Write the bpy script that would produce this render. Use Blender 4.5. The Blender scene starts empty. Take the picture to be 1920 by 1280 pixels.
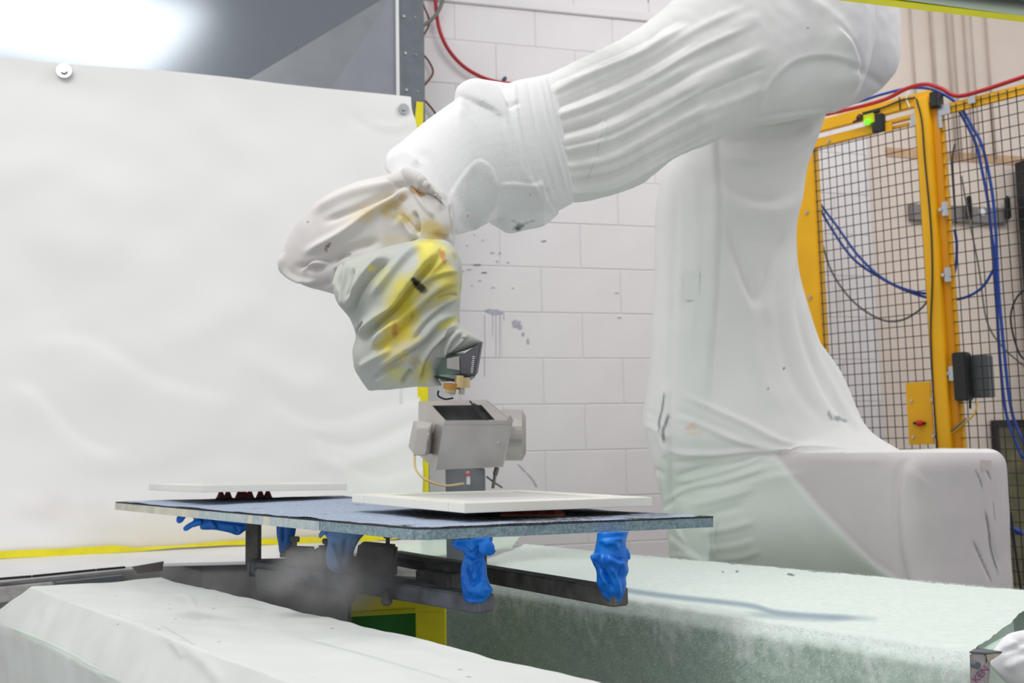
import bpy, bmesh, math, random
import numpy as np
from mathutils import Vector, Matrix, noise
random.seed(7); np.random.seed(7)
C = bpy.context.scene.collection
sc = bpy.context.scene
# ------------------------------------------------------------------ camera
CAMZ = 1.45; F = 1920.0
cam = bpy.data.cameras.new('camera'); camo = bpy.data.objects.new('camera', cam); C.objects.link(camo)
cam.sensor_width = 36; cam.lens = 36; cam.clip_start = .05; cam.clip_end = 60
ROT = Matrix.Rotation(math.radians(96), 4, 'X') @ Matrix.Rotation(math.radians(-1.2), 4, 'Z')
camo.matrix_world = Matrix.Translation((0, 0, CAMZ)) @ ROT
cam.dof.use_dof = True; cam.dof.focus_distance = 2.05; cam.dof.aperture_fstop = 5.6
sc.camera = camo
# ------------------------------------------------------------------ world and light
w = bpy.data.worlds.new('room_ambient'); sc.world = w; w.use_nodes = True
w.node_tree.nodes['Background'].inputs[0].default_value = (.97, .98, 1, 1)
w.node_tree.nodes['Background'].inputs[1].default_value = .68
def area(name, loc, rot, sx, sy, power, col=(1, 1, 1)):
    l = bpy.data.lights.new(name, 'AREA'); l.shape = 'RECTANGLE'; l.size = sx; l.size_y = sy; l.energy = power; l.color = col
    o = bpy.data.objects.new(name, l); C.objects.link(o); o.location = loc; o.rotation_euler = [math.radians(a) for a in rot]; return o
area('ceiling_light_front', (-1.5, .9, 4.2), (0, 0, 0), 2.3, 1.4, 64, (1, .99, .98))
area('added_rear_light', (1.9, 3.3, 4.2), (14, 0, 0), 2.4, .6, 30, (1, .98, .96))  # unseen area light added to brighten the walls at the back right
area('ceiling_light_behind', (-.6, -5.6, 4.4), (-58, 0, 0), 1.8, 2.4, 120, (1, 1, 1))
vs = sc.view_settings; vs.view_transform = 'Standard'; vs.look = 'None'; vs.gamma = 1; vs.use_curve_mapping = False; vs.exposure = 0.08
# ------------------------------------------------------------------ helpers
CO = Vector((0, 0, CAMZ)); R3 = ROT.to_3x3(); R3T = np.array(R3.transposed())
def ray(px, py): return R3 @ Vector(((px - 960) / F, -(py - 640) / F, -1))
def P(px, py, Z): return CO + ray(px, py) * Z
def PH(px, py, h):
    r = ray(px, py); return CO + r * (-h / r.z)
def proj(co):
    q = (co - np.array(CO)) @ R3T.T
    z = -q[:, 2]
    return 960 + q[:, 0] / z * F, 640 - q[:, 1] / z * F, z
class Plane:                                   # upright plane, s along it, z up, off towards the camera
    def __init__(s, o, d):
        s.o = Vector((o[0], o[1], 0)); s.d = Vector((d[0], d[1], 0)).normalized(); s.n = Vector((s.d.y, -s.d.x, 0))
    def at(s, px, py, off=0):
        r = ray(px, py); t = (s.o + s.n * off - CO).dot(s.n) / r.dot(s.n); p = CO + r * t
        return (p - s.o).dot(s.d), p.z
    def pt(s, a, z, off=0): 
        p = s.o + s.d * a + s.n * off; return Vector((p.x, p.y, z))
def lin(c):
    return tuple(((x / 255) / 12.92 if x / 255 <= .04045 else ((x / 255 + .055) / 1.055) ** 2.4) for x in c)
def mat(name, rgb, rough=.6, metal=0, var=0, vscale=8, bump=0, bscale=60, attr=False, rgb2=None, trans=0, sub=0, stretch=None, ribs=None, emit=0):
    m = bpy.data.materials.new(name); m.use_nodes = True; n = m.node_tree.nodes; L = m.node_tree.links; b = n['Principled BSDF']
    c = lin(rgb) + (1,)
    b.inputs['Base Color'].default_value = c; b.inputs['Roughness'].default_value = rough; b.inputs['Metallic'].default_value = metal
    tc = n.new('ShaderNodeTexCoord'); vec = tc.outputs['Object']
    if stretch:
        mp = n.new('ShaderNodeMapping'); mp.inputs['Scale'].default_value = stretch; L.new(vec, mp.inputs[0]); vec = mp.outputs[0]
    src = None
    if attr:
        a = n.new('ShaderNodeVertexColor'); a.layer_name = 'Col'; src = a.outputs[0]
    if var or rgb2:
        t = n.new('ShaderNodeTexNoise'); t.inputs['Scale'].default_value = vscale; t.inputs['Detail'].default_value = 5; L.new(vec, t.inputs[0])
        mx = n.new('ShaderNodeMix'); mx.data_type = 'RGBA'
        rp = n.new('ShaderNodeMapRange'); rp.inputs[1].default_value = .35; rp.inputs[2].default_value = .65; L.new(t.outputs[0], rp.inputs[0]); L.new(rp.outputs[0], mx.inputs[0])
        if rgb2:
            mx.inputs[6].default_value = c; mx.inputs[7].default_value = lin(rgb2) + (1,)
        else:
            if src is not None:
                mx.blend_type = 'MULTIPLY'; L.new(src, mx.inputs[6]); mx.inputs[7].default_value = (1 - var,) * 3 + (1,)
            else:
                mx.inputs[6].default_value = c; mx.inputs[7].default_value = tuple(x * (1 - var) for x in c[:3]) + (1,)
        src = mx.outputs[2]
    if src is not None: L.new(src, b.inputs['Base Color'])
    if bump or ribs:
        bp = n.new('ShaderNodeBump'); bp.inputs['Strength'].default_value = bump or .3; bp.inputs['Distance'].default_value = .002
        if ribs:
            wv = n.new('ShaderNodeTexWave'); wv.bands_direction = 'Z'; wv.inputs['Scale'].default_value = ribs; wv.inputs['Distortion'].default_value = .6; L.new(tc.outputs['Object'], wv.inputs[0]); L.new(wv.outputs[1], bp.inputs['Height'])
        else:
            t2 = n.new('ShaderNodeTexNoise'); t2.inputs['Scale'].default_value = bscale; t2.inputs['Detail'].default_value = 4; L.new(vec, t2.inputs[0]); L.new(t2.outputs[0], bp.inputs['Height'])
        L.new(bp.outputs[0], b.inputs['Normal'])
    if trans: b.inputs['Transmission Weight'].default_value = trans
    if sub:
        b.inputs['Subsurface Weight'].default_value = sub; b.inputs['Subsurface Radius'].default_value = (.02, .02, .02)
    if emit:
        b.inputs['Emission Color'].default_value = c; b.inputs['Emission Strength'].default_value = emit
    return m
M = dict(
 cloth=mat('white_cloth', (236, 237, 234), .85, attr=True, var=.05, vscale=5, bump=.12, bscale=300),
 knit=mat('ribbed_knit', (236, 237, 234), .9, attr=True, ribs=115, bump=.35),
 sheet=mat('white_paper_sheet', (236, 235, 233), .55, attr=True, bump=.1, bscale=14),
 galv=mat('galvanised_steel', (130, 136, 142), .17, 1, var=.03, vscale=90),
 galv2=mat('pale_galvanised_steel', (150, 152, 160), .4, .9, var=.06, vscale=12),
 post=mat('grey_painted_steel', (112, 119, 126), .45, .3, var=.15, vscale=20),
 block=mat('white_painted_block', (232, 228, 230), .6, var=.05, vscale=3, bump=.35, bscale=45),
 joint=mat('painted_mortar', (218, 214, 216), .7),
 beige=mat('beige_painted_wall', (230, 216, 204), .6, var=.06, vscale=4, bump=.1, bscale=30),
 conduit=mat('beige_painted_conduit', (196, 180, 168), .5, var=.1),
 tan=mat('tan_tape', (214, 176, 140), .6, var=.2, vscale=15),
 yellow=mat('safety_yellow_paint', (246, 184, 2), .42, var=.1, vscale=6),
 lemon=mat('lemon_yellow_tape', (240, 226, 14), .45, var=.14, vscale=12),
 lime=mat('yellow_edge', (206, 204, 8), .5, var=.1, vscale=12),
 black=mat('black_plastic', (34, 35, 37), .5, var=.2, vscale=10),
 wire=mat('black_wire', (36, 34, 34), .5),
 grime=mat('dark_overspray_metal', (112, 110, 107), .8, rgb2=(80, 79, 78), vscale=22, bump=.5, bscale=160),
 grime2=mat('blue_grey_overspray_metal', (116, 120, 130), .85, rgb2=(84, 84, 88), vscale=18, bump=.6, bscale=200),
 duct=mat('grey_duct', (138, 138, 138), .7, rgb2=(108, 108, 107), vscale=7, bump=.1),
 green=mat('dark_green_paint', (56, 146, 62), .6, rgb2=(44, 118, 48), vscale=6),
 palegreen=mat('pale_green_paint', (168, 182, 166), .6, var=.08, vscale=12),
 mint=mat('mint_plastic_film', (206, 236, 214), .3, rgb2=(226, 240, 228), vscale=6, sub=.2),
 blue=mat('blue_nitrile_rubber', (0, 128, 234), .36, rgb2=(0, 108, 216), vscale=25, bump=.3, bscale=90),
 bluedust=mat('dusty_blue_nitrile_rubber', (112, 160, 224), .6, rgb2=(136, 176, 228), vscale=25, bump=.2, bscale=90),
 hose=mat('red_hose', (176, 32, 40), .45), brown=mat('brown_cord', (112, 62, 44), .5),
 bluehose=mat('blue_hose', (24, 74, 170), .4), grey=mat('grey_cable', (116, 116, 112), .5),
 steel=mat('brushed_stainless_steel', (196, 191, 187), .36, .6, rgb2=(182, 177, 173), vscale=8, bump=.05),
 zinc=mat('zinc_plating', (196, 198, 202), .3, 1), brass=mat('brass', (214, 190, 142), .32, .7), orange=mat('amber_brass', (186, 136, 66), .4, .4),
 grin=mat('mint_gun_body', (150, 172, 164), .45, var=.1), gunblk=mat('charcoal_gun_plate', (92, 92, 98), .5),
 ivory=mat('ivory_paint', (240, 238, 228), .35, var=.02), panel=mat('shaded_white_panel', (214, 214, 212), .4), ivoryedge=mat('white_primer', (232, 232, 232), .4),  # panel: shading of the recessed door centre put into a darker colour
 cone=mat('red_brown_plastic', (146, 66, 50), .55, var=.2, vscale=20),
 foam=mat('teal_foam_edge', (112, 134, 142), .85, rgb2=(146, 166, 174), vscale=160, bump=.8, bscale=220),
 foampale=mat('pale_foam_edge', (168, 182, 188), .8, rgb2=(190, 200, 200), vscale=60, bump=.3),
 cream=mat('cream_edge_tape', (222, 216, 196), .6, rgb2=(196, 196, 184), vscale=20),
 mat_=mat('flocked_mat', (150, 170, 200), .95, attr=True, var=.15, vscale=120, bump=.7, bscale=420),
 rub=mat('black_rubber', (46, 46, 50), .8), fleece=mat('mint_fleece', (226, 238, 230), .95, attr=True, var=.06, vscale=60, bump=.6, bscale=140, stretch=(1, 1, .5)),
 fibre=mat('white_fibre', (234, 242, 237), .95), foamroll=mat('white_foam', (246, 246, 248), .8, bump=.3, bscale=40, sub=.3),
 tapew=mat('printed_tape', (188, 184, 180), .6, rgb2=(150, 146, 150), vscale=25, bump=.3), magenta=mat('magenta_print', (150, 60, 130), .6),
 red=mat('red_plastic', (200, 20, 24), .35), white=mat('white_plastic', (232, 234, 234), .4), led=mat('green_led', (70, 255, 40), .4, emit=3),
 floor=mat('grey_concrete', (120, 120, 118), .8, var=.15), sooty=mat('bronze_panel', (96, 92, 70), .5, rgb2=(128, 122, 92), vscale=9),
 dkgrey=mat('dark_grey_enclosure', (92, 96, 98), .5), sticker=mat('cream_sticker', (214, 200, 197), .8), amber=mat('amber_tube', (214, 186, 132), .4),
)
def link(name, me, m, parent=None, **props):
    o = bpy.data.objects.new(name, me); C.objects.link(o)
    if m is not None and not me.materials: me.materials.append(m)
    if parent: o.parent = parent
    for k, v in props.items(): o[k] = v
    return o
def thing(name, label, cat, loc=(0, 0, 0), group=None):
    o = bpy.data.objects.new(name, None); C.objects.link(o); o.location = loc; o.empty_display_size = .05
    o['label'] = label; o['category'] = cat
    if group: o['group'] = group
    bpy.context.view_layer.update()
    return o
def mesh(v, f, smooth=False):
    me = bpy.data.meshes.new('m'); me.from_pydata([tuple(x) for x in v], [], f)
    bm = bmesh.new(); bm.from_mesh(me); bmesh.ops.recalc_face_normals(bm, faces=bm.faces); bm.to_mesh(me); bm.free()
    if smooth: me.polygons.foreach_set('use_smooth', [True] * len(me.polygons))
    me.update(); return me
def put(name, v, f, m, parent=None, smooth=False, **p):
    v = [Vector(x) for x in v]
    if parent: v = [x - parent.location for x in v]
    return link(name, mesh(v, f, smooth), m, parent, **p)
BF = [(0, 1, 2, 3), (4, 5, 6, 7), (0, 1, 5, 4), (1, 2, 6, 5), (2, 3, 7, 6), (3, 0, 4, 7)]
def bevel_me(v, bev, seg=2):
    me = bpy.data.meshes.new('m'); me.from_pydata([tuple(x) for x in v], [], BF)
    bm = bmesh.new(); bm.from_mesh(me); bmesh.ops.recalc_face_normals(bm, faces=bm.faces)
    if bev: bmesh.ops.bevel(bm, geom=bm.edges[:], offset=bev, segments=seg, affect='EDGES')
    bm.to_mesh(me); bm.free(); return me
def hexa(name, v, m, parent=None, bev=0, **p):            # 8 corners: 4 bottom loop, 4 top loop
    v = [Vector(x) - (parent.location if parent else Vector()) for x in v]
    return link(name, bevel_me(v, bev), m, parent, **p)
def bar(name, a, b, w_, h_, m, parent=None, bev=0, up=Vector((0, 0, 1)), **p):
    a = Vector(a); b = Vector(b); d = (b - a).normalized(); s = d.cross(up).normalized() * w_ / 2; u = s.cross(d).normalized() * h_ / 2
    return hexa(name, [a - s - u, a + s - u, b + s - u, b - s - u, a - s + u, a + s + u, b + s + u, b - s + u], m, parent, bev, **p)
def pbox(name, pl, s0, s1, z0, z1, o0, o1, m, parent=None, bev=0, **p):
    v = [pl.pt(s0, z0, o0), pl.pt(s1, z0, o0), pl.pt(s1, z0, o1), pl.pt(s0, z0, o1), pl.pt(s0, z1, o0), pl.pt(s1, z1, o0), pl.pt(s1, z1, o1), pl.pt(s0, z1, o1)]
    return hexa(name, v, m, parent, bev, **p)
def catmull(pts, n=8):
    pts = [np.array(p, float) for p in pts]; out = []
    q = [2 * pts[0] - pts[1]] + pts + [2 * pts[-1] - pts[-2]]
    for i in range(1, len(q) - 2):
        for k in range(n):
            t = k / n; a, b, c, d = q[i - 1], q[i], q[i + 1], q[i + 2]
            out.append(.5 * (2 * b + (c - a) * t + (2 * a - 5 * b + 4 * c - d) * t * t + (3 * b - a - 3 * c + d) * t ** 3))
    out.append(pts[-1]); return out
def tubegeo(pts, r, n=8):
    pts = [Vector(p) for p in pts]; v = []; f = []; prev = None
    for i, p in enumerate(pts):
        d = (pts[min(i + 1, len(pts) - 1)] - pts[max(i - 1, 0)]).normalized()
        if prev is None: s = d.orthogonal().normalized()
        else: s = (prev - d * prev.dot(d)).normalized()
        prev = s; u = d.cross(s); rr = r[i] if isinstance(r, (list, tuple)) else r
        v += [p + (s * math.cos(2 * math.pi * k / n) + u * math.sin(2 * math.pi * k / n)) * rr for k in range(n)]
    for i in range(len(pts) - 1):
        f += [(i * n + k, i * n + (k + 1) % n, (i + 1) * n + (k + 1) % n, (i + 1) * n + k) for k in range(n)]
    f += [tuple(range(n)), tuple(range(len(v) - n, len(v)))]
    return v, f
def tube(name, pts, r, m, parent=None, n=8, sm=6, **p):
    pts = [Vector(x) for x in catmull([tuple(q) for q in pts], sm)] if len(pts) > 2 and sm > 1 else pts
    v, f = tubegeo(pts, r, n); return put(name, v, f, m, parent, True, **p)
def disc(name, c, axis, r, t, m, parent=None, n=20, **p):
    axis = Vector(axis).normalized(); v, f = tubegeo([Vector(c) - axis * t / 2, Vector(c) + axis * t / 2], r, n)
    return put(name, v, f, m, parent, False, **p)
def bolt(c, axis, r, m, parent, name='bolt'):
    b = disc(name, Vector(c), axis, r, r * .35, M['zinc'], parent, 18)
    disc('bolt_head', Vector(c) + Vector(axis).normalized() * r * .35, axis, r * .5, r * .5, M['zinc'], b, 6)
    return b
_disc = disc
def disc(name, c, axis, r, t, m, parent=None, n=20, **p):
    if parent is not None and parent.type == 'MESH':      # parent meshes sit at their own thing's origin
        root = parent
        while root.parent: root = root.parent
        o = _disc(name, Vector(c) - root.location, axis, r, t, m, None, n, **p); o.parent = parent; return o
    return _disc(name, c, axis, r, t, m, parent, n, **p)
# ------------------------------------------------------------------ cloth tools
def loft(stations, n=40, k=.7, sub=5, ex=2.0):
    st = catmull([tuple(s) if len(s) == 6 else tuple(s) + (k,) for s in stations], sub); v = []; f = []
    for s in st:
        a = P(s[0], s[1], s[4]); b = P(s[2], s[3], s[4]); c = (a + b) / 2; u = (b - a) / 2
        wv = ray((s[0] + s[2]) / 2, (s[1] + s[3]) / 2).normalized() * u.length * s[5]
        for i in range(n):
            t = 2 * math.pi * i / n; ct, stt = math.cos(t), math.sin(t)
            v.append(c + u * math.copysign(abs(ct) ** (2 / ex), ct) + wv * math.copysign(abs(stt) ** (2 / ex), stt))
    for i in range(len(st) - 1):
        f += [(i * n + j, i * n + (j + 1) % n, (i + 1) * n + (j + 1) % n, (i + 1) * n + j) for j in range(n)]
    f += [tuple(range(n)), tuple(range(len(v) - n, len(v)))]
    return v, f
def remesh(geos, vox, it=6):
    v = []; f = []
    for gv, gf in geos:
        o = len(v); v += gv; f += [tuple(i + o for i in q) for q in gf]
    me = mesh(v, f)
    o = bpy.data.objects.new('tmp', me); C.objects.link(o)
    r = o.modifiers.new('r', 'REMESH'); r.mode = 'VOXEL'; r.voxel_size = vox
    if it:
        s = o.modifiers.new('s', 'SMOOTH'); s.factor = .5; s.iterations = it
    dg = bpy.context.evaluated_depsgraph_get(); m2 = bpy.data.meshes.new_from_object(o.evaluated_get(dg))
    bpy.data.objects.remove(o); bpy.data.meshes.remove(me); return m2
def getco(me):
    a = np.empty(len(me.vertices) * 3, np.float32); me.vertices.foreach_get('co', a); return a.reshape(-1, 3).astype(float)
def getno(me):
    a = np.empty(len(me.vertices) * 3, np.float32); me.vertices.foreach_get('normal', a); return a.reshape(-1, 3).astype(float)
def polydist(x, y, pts):
    best = np.full(x.shape, 1e9); sg = np.ones(x.shape); tt = np.zeros(x.shape)
    pts = [np.array(p) for p in pts]; ln = [np.hypot(*(pts[i + 1] - pts[i])) for i in range(len(pts) - 1)]; tot = sum(ln); acc = 0
    for i in range(len(pts) - 1):
        a = pts[i]; d = pts[i + 1] - a; L2 = d @ d + 1e-9
        t = np.clip(((x - a[0]) * d[0] + (y - a[1]) * d[1]) / L2, 0, 1)
        ex = x - a[0] - t * d[0]; ey = y - a[1] - t * d[1]; dd = np.hypot(ex, ey); cr = d[0] * ey - d[1] * ex
        mk = dd < best; best = np.where(mk, dd, best); sg = np.where(mk, np.sign(cr), sg); tt = np.where(mk, (acc + t * ln[i]) / tot, tt); acc += ln[i]
    return best, sg, tt
# fold: (points px, width px, height mm, kind)  'r' ridge, 'v' valley, 's' step (right-hand side of the direction sits proud)
def fold(me, folds, nz=None, facing=True, sm=1):
    co = getco(me); no = getno(me); x, y, z = proj(co)
    v = co - np.array(CO); v /= np.linalg.norm(v, axis=1)[:, None]
    fr = np.clip(-(no * v).sum(1) * 2.2, 0, 1); disp = np.zeros(len(co))
    for fd in folds:
        pts, wd, amp, kind = fd[:4]; cp = [q for q in catmull(pts, 5)] if len(pts) > 2 else [np.array(p, float) for p in pts]
        xs = [p[0] for p in cp]; ys = [p[1] for p in cp]
        mk = (x > min(xs) - 5 * wd) & (x < max(xs) + 5 * wd) & (y > min(ys) - 5 * wd) & (y < max(ys) + 5 * wd)
        if not mk.any(): continue
        d, s, t = polydist(x[mk], y[mk], cp)
        tp = np.clip(np.minimum(t, 1 - t) * 5, 0, 1); tp = tp * tp * (3 - 2 * tp)
        if len(fd) > 4: tp = np.maximum(tp, np.clip((1 - t) * 4, 0, 1) if fd[4] == 'a' else np.clip(t * 4, 0, 1))
        if kind == 'r': g = np.exp(-(d / wd) ** 2)
        elif kind == 'v': g = -np.exp(-(d / wd) ** 2)
        else:
            sd = d * s / wd; g = .5 * (1 + np.tanh(sd * 2.2)) * np.exp(-np.clip(sd, 0, 9) ** 2 / 9) - .35 * np.exp(-((sd + .6) ** 2) * 3)
        disp[mk] += g * tp * amp * .001 * fr[mk]
    if nz:
        for amp, scl, st in nz:
            disp += np.array([noise.noise(Vector((c[0] * scl * st[0], c[1] * scl * st[1], c[2] * scl * st[2]))) for c in co]) * amp * .001
    co += no * disp[:, None]
    me.vertices.foreach_set('co', co.astype(np.float32).ravel()); me.update()
    if sm:
        bm = bmesh.new(); bm.from_mesh(me)
        for _ in range(sm): bmesh.ops.smooth_vert(bm, verts=bm.verts, factor=.5, use_axis_x=True, use_axis_y=True, use_axis_z=True)
        bm.to_mesh(me); bm.free(); me.update()
def paint(me, base, blobs=(), strokes=(), fn=None):
    co = getco(me); no = getno(me); x, y, z = proj(co); v = co - np.array(CO); v /= np.linalg.norm(v, axis=1)[:, None]
    fr = (-(no * v).sum(1) > -.1).astype(float)
    col = np.tile(np.array(lin(base)), (len(co), 1))
    def ap(mk, c):
        nonlocal col
        col = col * (1 - mk[:, None]) + np.array(lin(c)) * mk[:, None]
    if fn: col = fn(co, x, y, z, col)
    for b in blobs:
        bx, by, rx, ry, ang, c, st = b[:7]; hard = b[7] if len(b) > 7 else 1.3
        near = (np.abs(x - bx) < 2.2 * max(rx, ry)) & (np.abs(y - by) < 2.2 * max(rx, ry)); idx = np.where(near)[0]
        if not len(idx): continue
        a = math.radians(ang); dx = x[idx] - bx; dy = y[idx] - by
        u = (dx * math.cos(a) + dy * math.sin(a)) / rx; w2 = (-dx * math.sin(a) + dy * math.cos(a)) / ry
        nn = np.array([noise.fractal(Vector((x[i] / max(rx, ry) * 1.6 + bx, y[i] / max(rx, ry) * 1.6, .3)), 1.0, 2.0, 3) for i in idx])
        r = np.hypot(u, w2) + nn * .55
        g = np.zeros(len(x)); g[idx] = np.clip((1.15 - r) * hard, 0, 1) * st; ap(g * fr, c)
    for pts, wd, c, st in strokes:
        d, s, t = polydist(x, y, [np.array(p, float) for p in (catmull(pts, 5) if len(pts) > 2 else pts)])
        g = np.clip(1.3 - d / wd, 0, 1) * st * np.clip(np.minimum(t, 1 - t) * 6 + .25, 0, 1); ap(g * fr, c)
    at = me.color_attributes.new('Col', 'FLOAT_COLOR', 'POINT')
    at.data.foreach_set('color', np.hstack([col, np.ones((len(co), 1))]).astype(np.float32).ravel())
def clothobj(name, me, m, parent):
    me.transform(Matrix.Translation(-parent.location)); me.polygons.foreach_set('use_smooth', [True] * len(me.polygons))
    me.materials.clear(); return link(name, me, m, parent)
# ------------------------------------------------------------------ floor and walls
put('floor', [(-9, -9, 0), (9, -9, 0), (9, 9, 0), (-9, 9, 0)], [(0, 1, 2, 3)], M['floor'], kind='structure')
W = Plane((P(1100, 700, 4.7).x, P(1100, 700, 4.7).y), (.963, .27))
s_split = W.at(1640, 500)[0]
wall = pbox('wall_back', W, W.at(700, 500)[0] - .6, s_split, 0, 3.6, -.15, -.002, M['joint'], None, 0, kind='structure')
# block courses: joint heights from the photograph
zs = W.at(1100, 757.5)[1]; CH = W.at(1100, 672)[1] - zs
jx = W.at(1170, 715)[0]; BL = W.at(1170, 715)[0] - W.at(1020, 715)[0]
bme = None
row0 = -6
for r in range(-6, 13):
    z0 = zs + r * CH; off = 0 if r % 2 == 0 else BL / 2
    if z0 < 0: continue
    for c in range(-4, 8):
        s0 = jx + off + c * BL
        if s0 + BL < W.at(760, 500)[0] - .4 or s0 > s_split: continue
        s1 = min(s0 + BL, s_split) - .005
        if s1 - s0 < .03: continue
        if abs(s1 - s0 - BL + .005) < 1e-6:
            if bme is None:
                x0 = W.d * 0; e = [W.d * 0, W.d * (BL - .005)]
                v = []
                for zz in (.0, CH - .005):
                    v += [Vector((0, 0, zz)) - W.n * .05, W.d * (BL - .005) + Vector((0, 0, zz)) - W.n * .05, W.d * (BL - .005) + Vector((0, 0, zz)), Vector((0, 0, zz))]
                bme = bevel_me(v, .002, 1); bme.materials.append(M['block'])
            o = link('block', bme, None, wall); o.location = W.pt(s0, z0 + .0025)
            o.location += W.n * random.uniform(-.0005, .0008)
        else:
            pbox('block', W, s0, s1, z0 + .0025, z0 + CH - .0025, -.05, 0, M['block'], wall, .003)
# ledge trim near the top of the wall
zt = W.at(1050, 12)[1]; pbox('trim_1', W, W.at(760, 500)[0] - .4, s_split, zt - .035, zt + .01, .001, .012, M['block'], None, .004, kind='structure')
W2 = Plane(tuple(W.pt(0, 0, -.12).xy), (W.d.x, W.d.y))
pbox('wall_right', W2, s_split - .3, s_split + 4, 0, 4.2, -.1, 0, M['beige'], None, 0, kind='structure')
for i, (x, ww) in enumerate(((1707, .012), (1745, .02), (1775, .016), (1785, .012), (1806, .014), (1819, .01), (1847, .016))):
    s = W2.at(x, 90)[0]
    o = tube('conduit', [W2.pt(s, W2.at(x, 300)[1], .02), W2.pt(s, 4.1, .02)], ww * .42, M['conduit'], None, 8, 1, category='conduit', group='painted conduits on the beige wall')
    o['label'] = ['leftmost thin beige conduit on the beige wall', 'wide beige conduit, second from the left on the beige wall', 'beige conduit third from the left on the beige wall', 'thin beige conduit fourth from the left on the beige wall', 'beige conduit fifth from the left on the beige wall', 'thin beige conduit sixth from the left on the beige wall', 'rightmost beige conduit on the beige wall'][i]
# tan tape strip and grey rail on the wall behind the mesh
a = W2.at(1660, 283); b = W2.at(1920, 298)
pbox('tape_strip', W2, W2.at(1660, 283)[0], W2.at(1930, 295)[0], a[1] - .03, a[1] + .02, .001, .004, M['tan'], label='tan tape strip running along the beige wall behind the mesh', category='tape')
t = thing('wall_rail', 'grey metal rail with black handles on the beige wall behind the yellow post', 'rail', W2.pt(W2.at(1700, 405)[0], 1.9))
pbox('rail', W2, W2.at(1702, 405)[0], W2.at(1880, 405)[0], W2.at(1790, 418)[1], W2.at(1790, 388)[1], .002, .03, mat('rail_grey', (142, 136, 134), .5, .4), t, .003)
for x in (1805, 1877):
    s, z = W2.at(x, 395); pbox('handle', W2, s - .012, s + .012, z - .06, z + .07, .03, .07, M['black'], t, .01)
s0, z0 = W2.at(1858, 410); disc('round_plate', W2.pt(*W2.at(1833, 400), .034), W2.n, .02, .006, M['white'], t)
# black upright and bronze panel at the right edge
t = thing('equipment_rack', 'black upright rack at the right edge behind the mesh', 'rack', W2.pt(W2.at(1925, 500)[0], 0))
pbox('upright', W2, W2.at(1901, 480)[0], W2.at(1922, 480)[0], 0, W2.at(1910, 312)[1], .05, .16, M['black'], t, .004)
pbox('side_panel', W2, W2.at(1922, 480)[0], W2.at(1990, 480)[0], 0, W2.at(1910, 312)[1], .05, .1, M['black'], t, .004)
disc('dial', W2.pt(*W2.at(1926, 470), .11), W2.n, .05, .02, M['white'], t)
t = thing('access_panel', 'olive bronze panel with black frame low on the beige wall', 'panel', W2.pt(W2.at(1900, 900)[0], 0))
sA, zA = W2.at(1858, 792); sB = W2.at(1990, 850)[0]
pbox('panel_face', W2, sA, sB, .3, zA, .01, .03, M['sooty'], t)
pbox('frame', W2, sA - .012, sB, zA - .02, zA + .012, .01, .045, M['black'], t, .002)
pbox('frame', W2, sA - .012, sA + .012, .3, zA - .02, .01, .045, M['black'], t, .002)
# ------------------------------------------------------------------ booth: galvanised hood, post, paper sheet
B = Plane((P(760, 600, 4.1).x, P(760, 600, 4.1).y), (.95, .31))
t = thing('booth_hood', 'galvanised sheet metal booth wall behind the white sheet', 'metal panel', B.pt(-.8, 0))
pbox('metal_panel', B, B.at(-60, 300)[0] - .3, B.at(748, 100)[0], .4, 3.4, -.03, -.012, M['galv'], t)
def ppoly(name, pl, pts, off, th, m, parent=None, **kw):
    q = [pl.at(x, y, off) for x, y in pts]; n = len(q)
    v = [pl.pt(a, z, off) for a, z in q] + [pl.pt(a, z, off - th) for a, z in q]
    f = [tuple(range(n)), tuple(range(n, 2 * n))] + [(i, (i + 1) % n, n + (i + 1) % n, n + i) for i in range(n)]
    return put(name, v, f, m, parent, **kw)
g1 = [B.pt(*B.at(x, y, -.008), -.008) for x, y in ((735, -12), (605, 190), (748, 190), (746, -12))]
put('gusset_panel', g1 + [p - B.n * .003 for p in g1], [(0, 1, 2, 3), (4, 5, 6, 7), (0, 1, 5, 4), (1, 2, 6, 5), (2, 3, 7, 6), (3, 0, 4, 7)], M['galv2'], t, label='pale lilac triangular gusset panel')
g2 = [B.pt(*B.at(x, y, -.010), -.010) for x, y in ((735, -12), (380, 200), (605, 200))]
put('gusset_panel', g2 + [p - B.n * .002 for p in g2], [(0, 1, 2), (3, 4, 5), (0, 1, 4, 3), (1, 2, 5, 4), (2, 0, 3, 5)], mat('mid_galvanised_steel', (150, 154, 158), .35, 1, var=.1), t, label='grey folded gusset panel')
pbox('edge_strip', B, B.at(744, 60)[0] - .004, B.at(748, 60)[0], .4, 3.4, -.012, .004, M['white'], t)
t = thing('booth_post', 'grey perforated steel post between metal booth and block wall', 'post', B.pt(0, 0))
sP0, sP1 = B.at(748, 60)[0], B.at(790, 60)[0] + .012
pbox('post_face', B, sP0, sP1, 0, 3.4, -.02, 0, M['post'], t, .002); pbox('post_return', B, sP1 - .004, sP1, 0, 3.4, -.1, -.02, M['post'], t)
for x, y in ((757, 31), (760, 100), (762, 169)): disc('rivet', B.pt(*B.at(x, y), .002), B.n, .006, .005, M['zinc'], t, 12)
for x, y in ((778, 33), (780, 103), (783, 172)): disc('rivet', B.pt(*B.at(x, y), .002), B.n, .003, .004, M['zinc'], t, 8)
ppoly('yellow_tape', B, [(781, 190), (794, 192), (793, 260), (803, 740), (804, 935), (784, 935), (783, 740), (775, 250)], .006, .003, M['lemon'], None, label='yellow tape strip hanging down the right edge of the white sheet', category='tape')
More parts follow.
